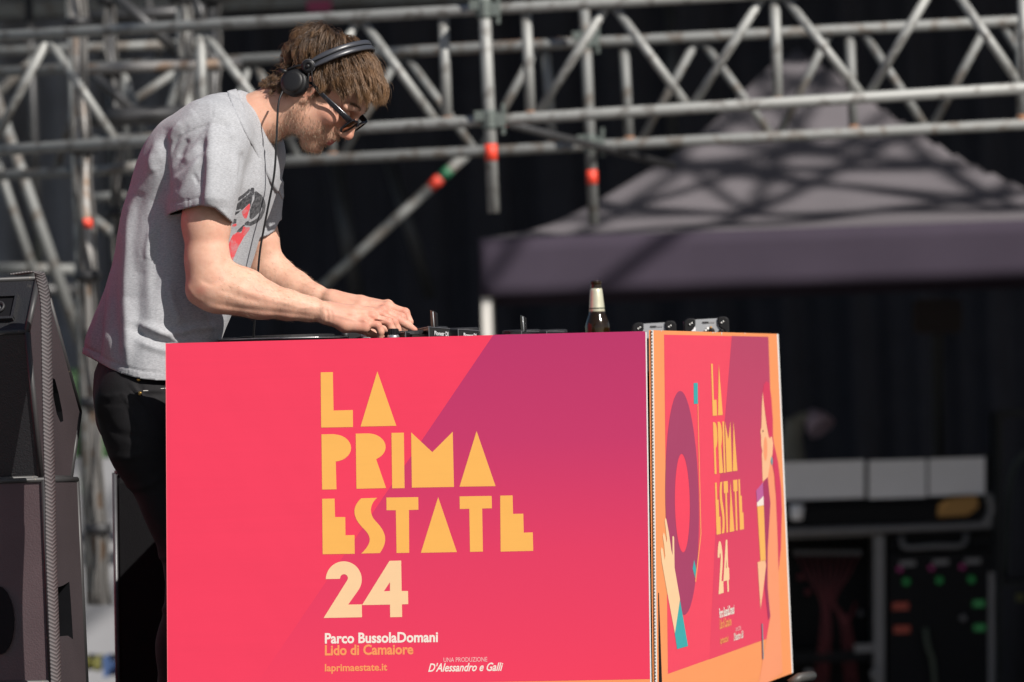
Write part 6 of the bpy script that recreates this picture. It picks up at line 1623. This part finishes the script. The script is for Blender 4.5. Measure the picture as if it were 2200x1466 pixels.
# ------------------------------------------------------------------ headphones
M_hp = mat('matt_black_headphone', (0.010, 0.010, 0.011), 0.48, spec=.35, bump=.15, bscale=400)
M_band = mat('charcoal_headband', (0.040, 0.042, 0.050), 0.36, bump=.1, bscale=300)
M_pad = mat('soft_ear_pad', (0.010, 0.010, 0.011), 0.55)
hp = root('headphones', Hw(0, 0, .15), 'black headphones over the man\'s brown hair with a thin cable', 'headphones')
for s in (-1, 1):
    ax_ = (HYw * s * .97 - HXw * .17 + HZw * .10).normalized(); c = Hw(-.024, .080 * s, -.012)
    mobj('ear_pad', *lathe(c, ax_, [(.020, -.002), (.028, .000), (.031, .005), (.031, .011), (.029, .0145), (.027, .015)], 36), M_pad, hp, smooth=True)
    o = mobj('ear_cup', *lathe(c, ax_, [(.026, .014), (.0305, .0150), (.0305, .0175), (.0290, .0185), (.0300, .0195), (.0300, .0235), (.0285, .0250), (.0255, .0270), (.0245, .0310), (.0235, .0330), (.018, .0345), (.008, .0352), (.003, .0353)], 40), M_hp, hp, smooth=True)
    for k in (.0168, .0215): mobj('cup_groove', *lathe(c, ax_, [(.0306, k - .0006), (.0311, k), (.0306, k + .0006)], 40), M_gloss, o, smooth=True)
    mobj('cable_entry', *sweep([c + ax_ * .026 - HXw * .026 + HZw * .004, c + ax_ * .024 - HXw * .040 - HZw * .004], .0045, 10), M_hp, o, smooth=True)
    pv = Hw(-.029, .102 * s, .039)
    # yoke arms from the pivot to the cup
    for k in (-1, 1):
        mobj('yoke', *sweep(catmull([pv - ax_ * .002, pv + HXw * (.017 * k) - HZw * .016, c + ax_ * .019 + HXw * (.031 * k) + HZw * .008], 6), .0026, 8), M_hp, hp, smooth=True)
    pa = (HYw * s * .97 + HXw * .10 - HZw * .05).normalized()
    mobj('pivot', *lathe(pv - pa * .004, pa, [(.0135, -.010), (.0150, -.005), (.0150, .006), (.0130, .0095), (.006, .0105), (.0055, .0090), (.0045, .0090), (.004, .0125), (.0015, .0135)], 32), M_hp, hp, smooth=True)
    mobj('pivot_ring', *lathe(pv - pa * .004, pa, [(.0152, .0035), (.0157, .0050), (.0152, .0062)], 32), M_glossedge, hp, smooth=True)
    wr_ = [pv + pa * .003 + HXw * .012, pv + HXw * .030 - HZw * .014 + pa * .006, c + ax_ * .020 + HXw * .036 + HZw * .022, c + ax_ * .022 + HXw * .022 + HZw * .006]
    mobj('link_wire', *sweep(catmull(wr_, 8), .0010, 8), M_gloss, hp, smooth=True)
bpth = []
for i in range(41):
    a = math.pi * i / 40; yv = -math.cos(a) * .100; zq = math.sin(a)
    bpth.append(Hw(-.028 + .040 * zq ** 1.0, yv, .040 + .1135 * zq ** .82))
def band_sweep(name, off, hw_, th_, lift_h, m):
    V = []; n = len(bpth); Fc = []
    cen = Hw(-.01, 0, .03)
    for i, p_ in enumerate(bpth):
        tg = (bpth[min(i + 1, n - 1)] - bpth[max(i - 1, 0)]).normalized(); outw = (p_ - cen); outw = (outw - tg * outw.dot(tg)).normalized(); wd = tg.cross(outw)
        if wd.dot(HXw) < 0: wd = -wd
        e = min(1, min(i, n - 1 - i) / 5 + .45)
        for a, b__ in ((-1, -.6), (-.8, .35), (-.35, .6), (.35, .6), (.8, .35), (1, -.6)):
            V.append(p_ + wd * (off + a * hw_ * e) + outw * (lift_h + b__ * th_))
    for i in range(n - 1):
        for k in range(6): Fc.append((i * 6 + k, i * 6 + (k + 1) % 6, (i + 1) * 6 + (k + 1) % 6, (i + 1) * 6 + k))
    Fc.append(tuple(range(6))); Fc.append(tuple((n - 1) * 6 + k for k in range(5, -1, -1)))
    o = mobj(name, V, Fc, m, hp, smooth=True); recalc(o); return o
band_sweep('headband', -.0068, .0063, .0036, .0015, M_band)
band_sweep('headband', .0068, .0063, .0036, .0015, M_band)
band_sweep('headband_pad', 0, .0115, .003, -.0030, M_pad)
cab = [MS(607, 196, -.105), MS(598, 225, -.115), MS(594, 300, -.12), MS(589, 375, -.12), MS(574, 455, -.115), MS(560, 530, -.11), MS(554, 590, -.10), MS(550, 660, -.08), MS(545, 725, -.06), MS(548, 770, -.03)]
mobj('cable', *sweep(catmull([Vector(to_world(q)) for q in cab], 10), .0024, 10), M_hp, hp, smooth=True)
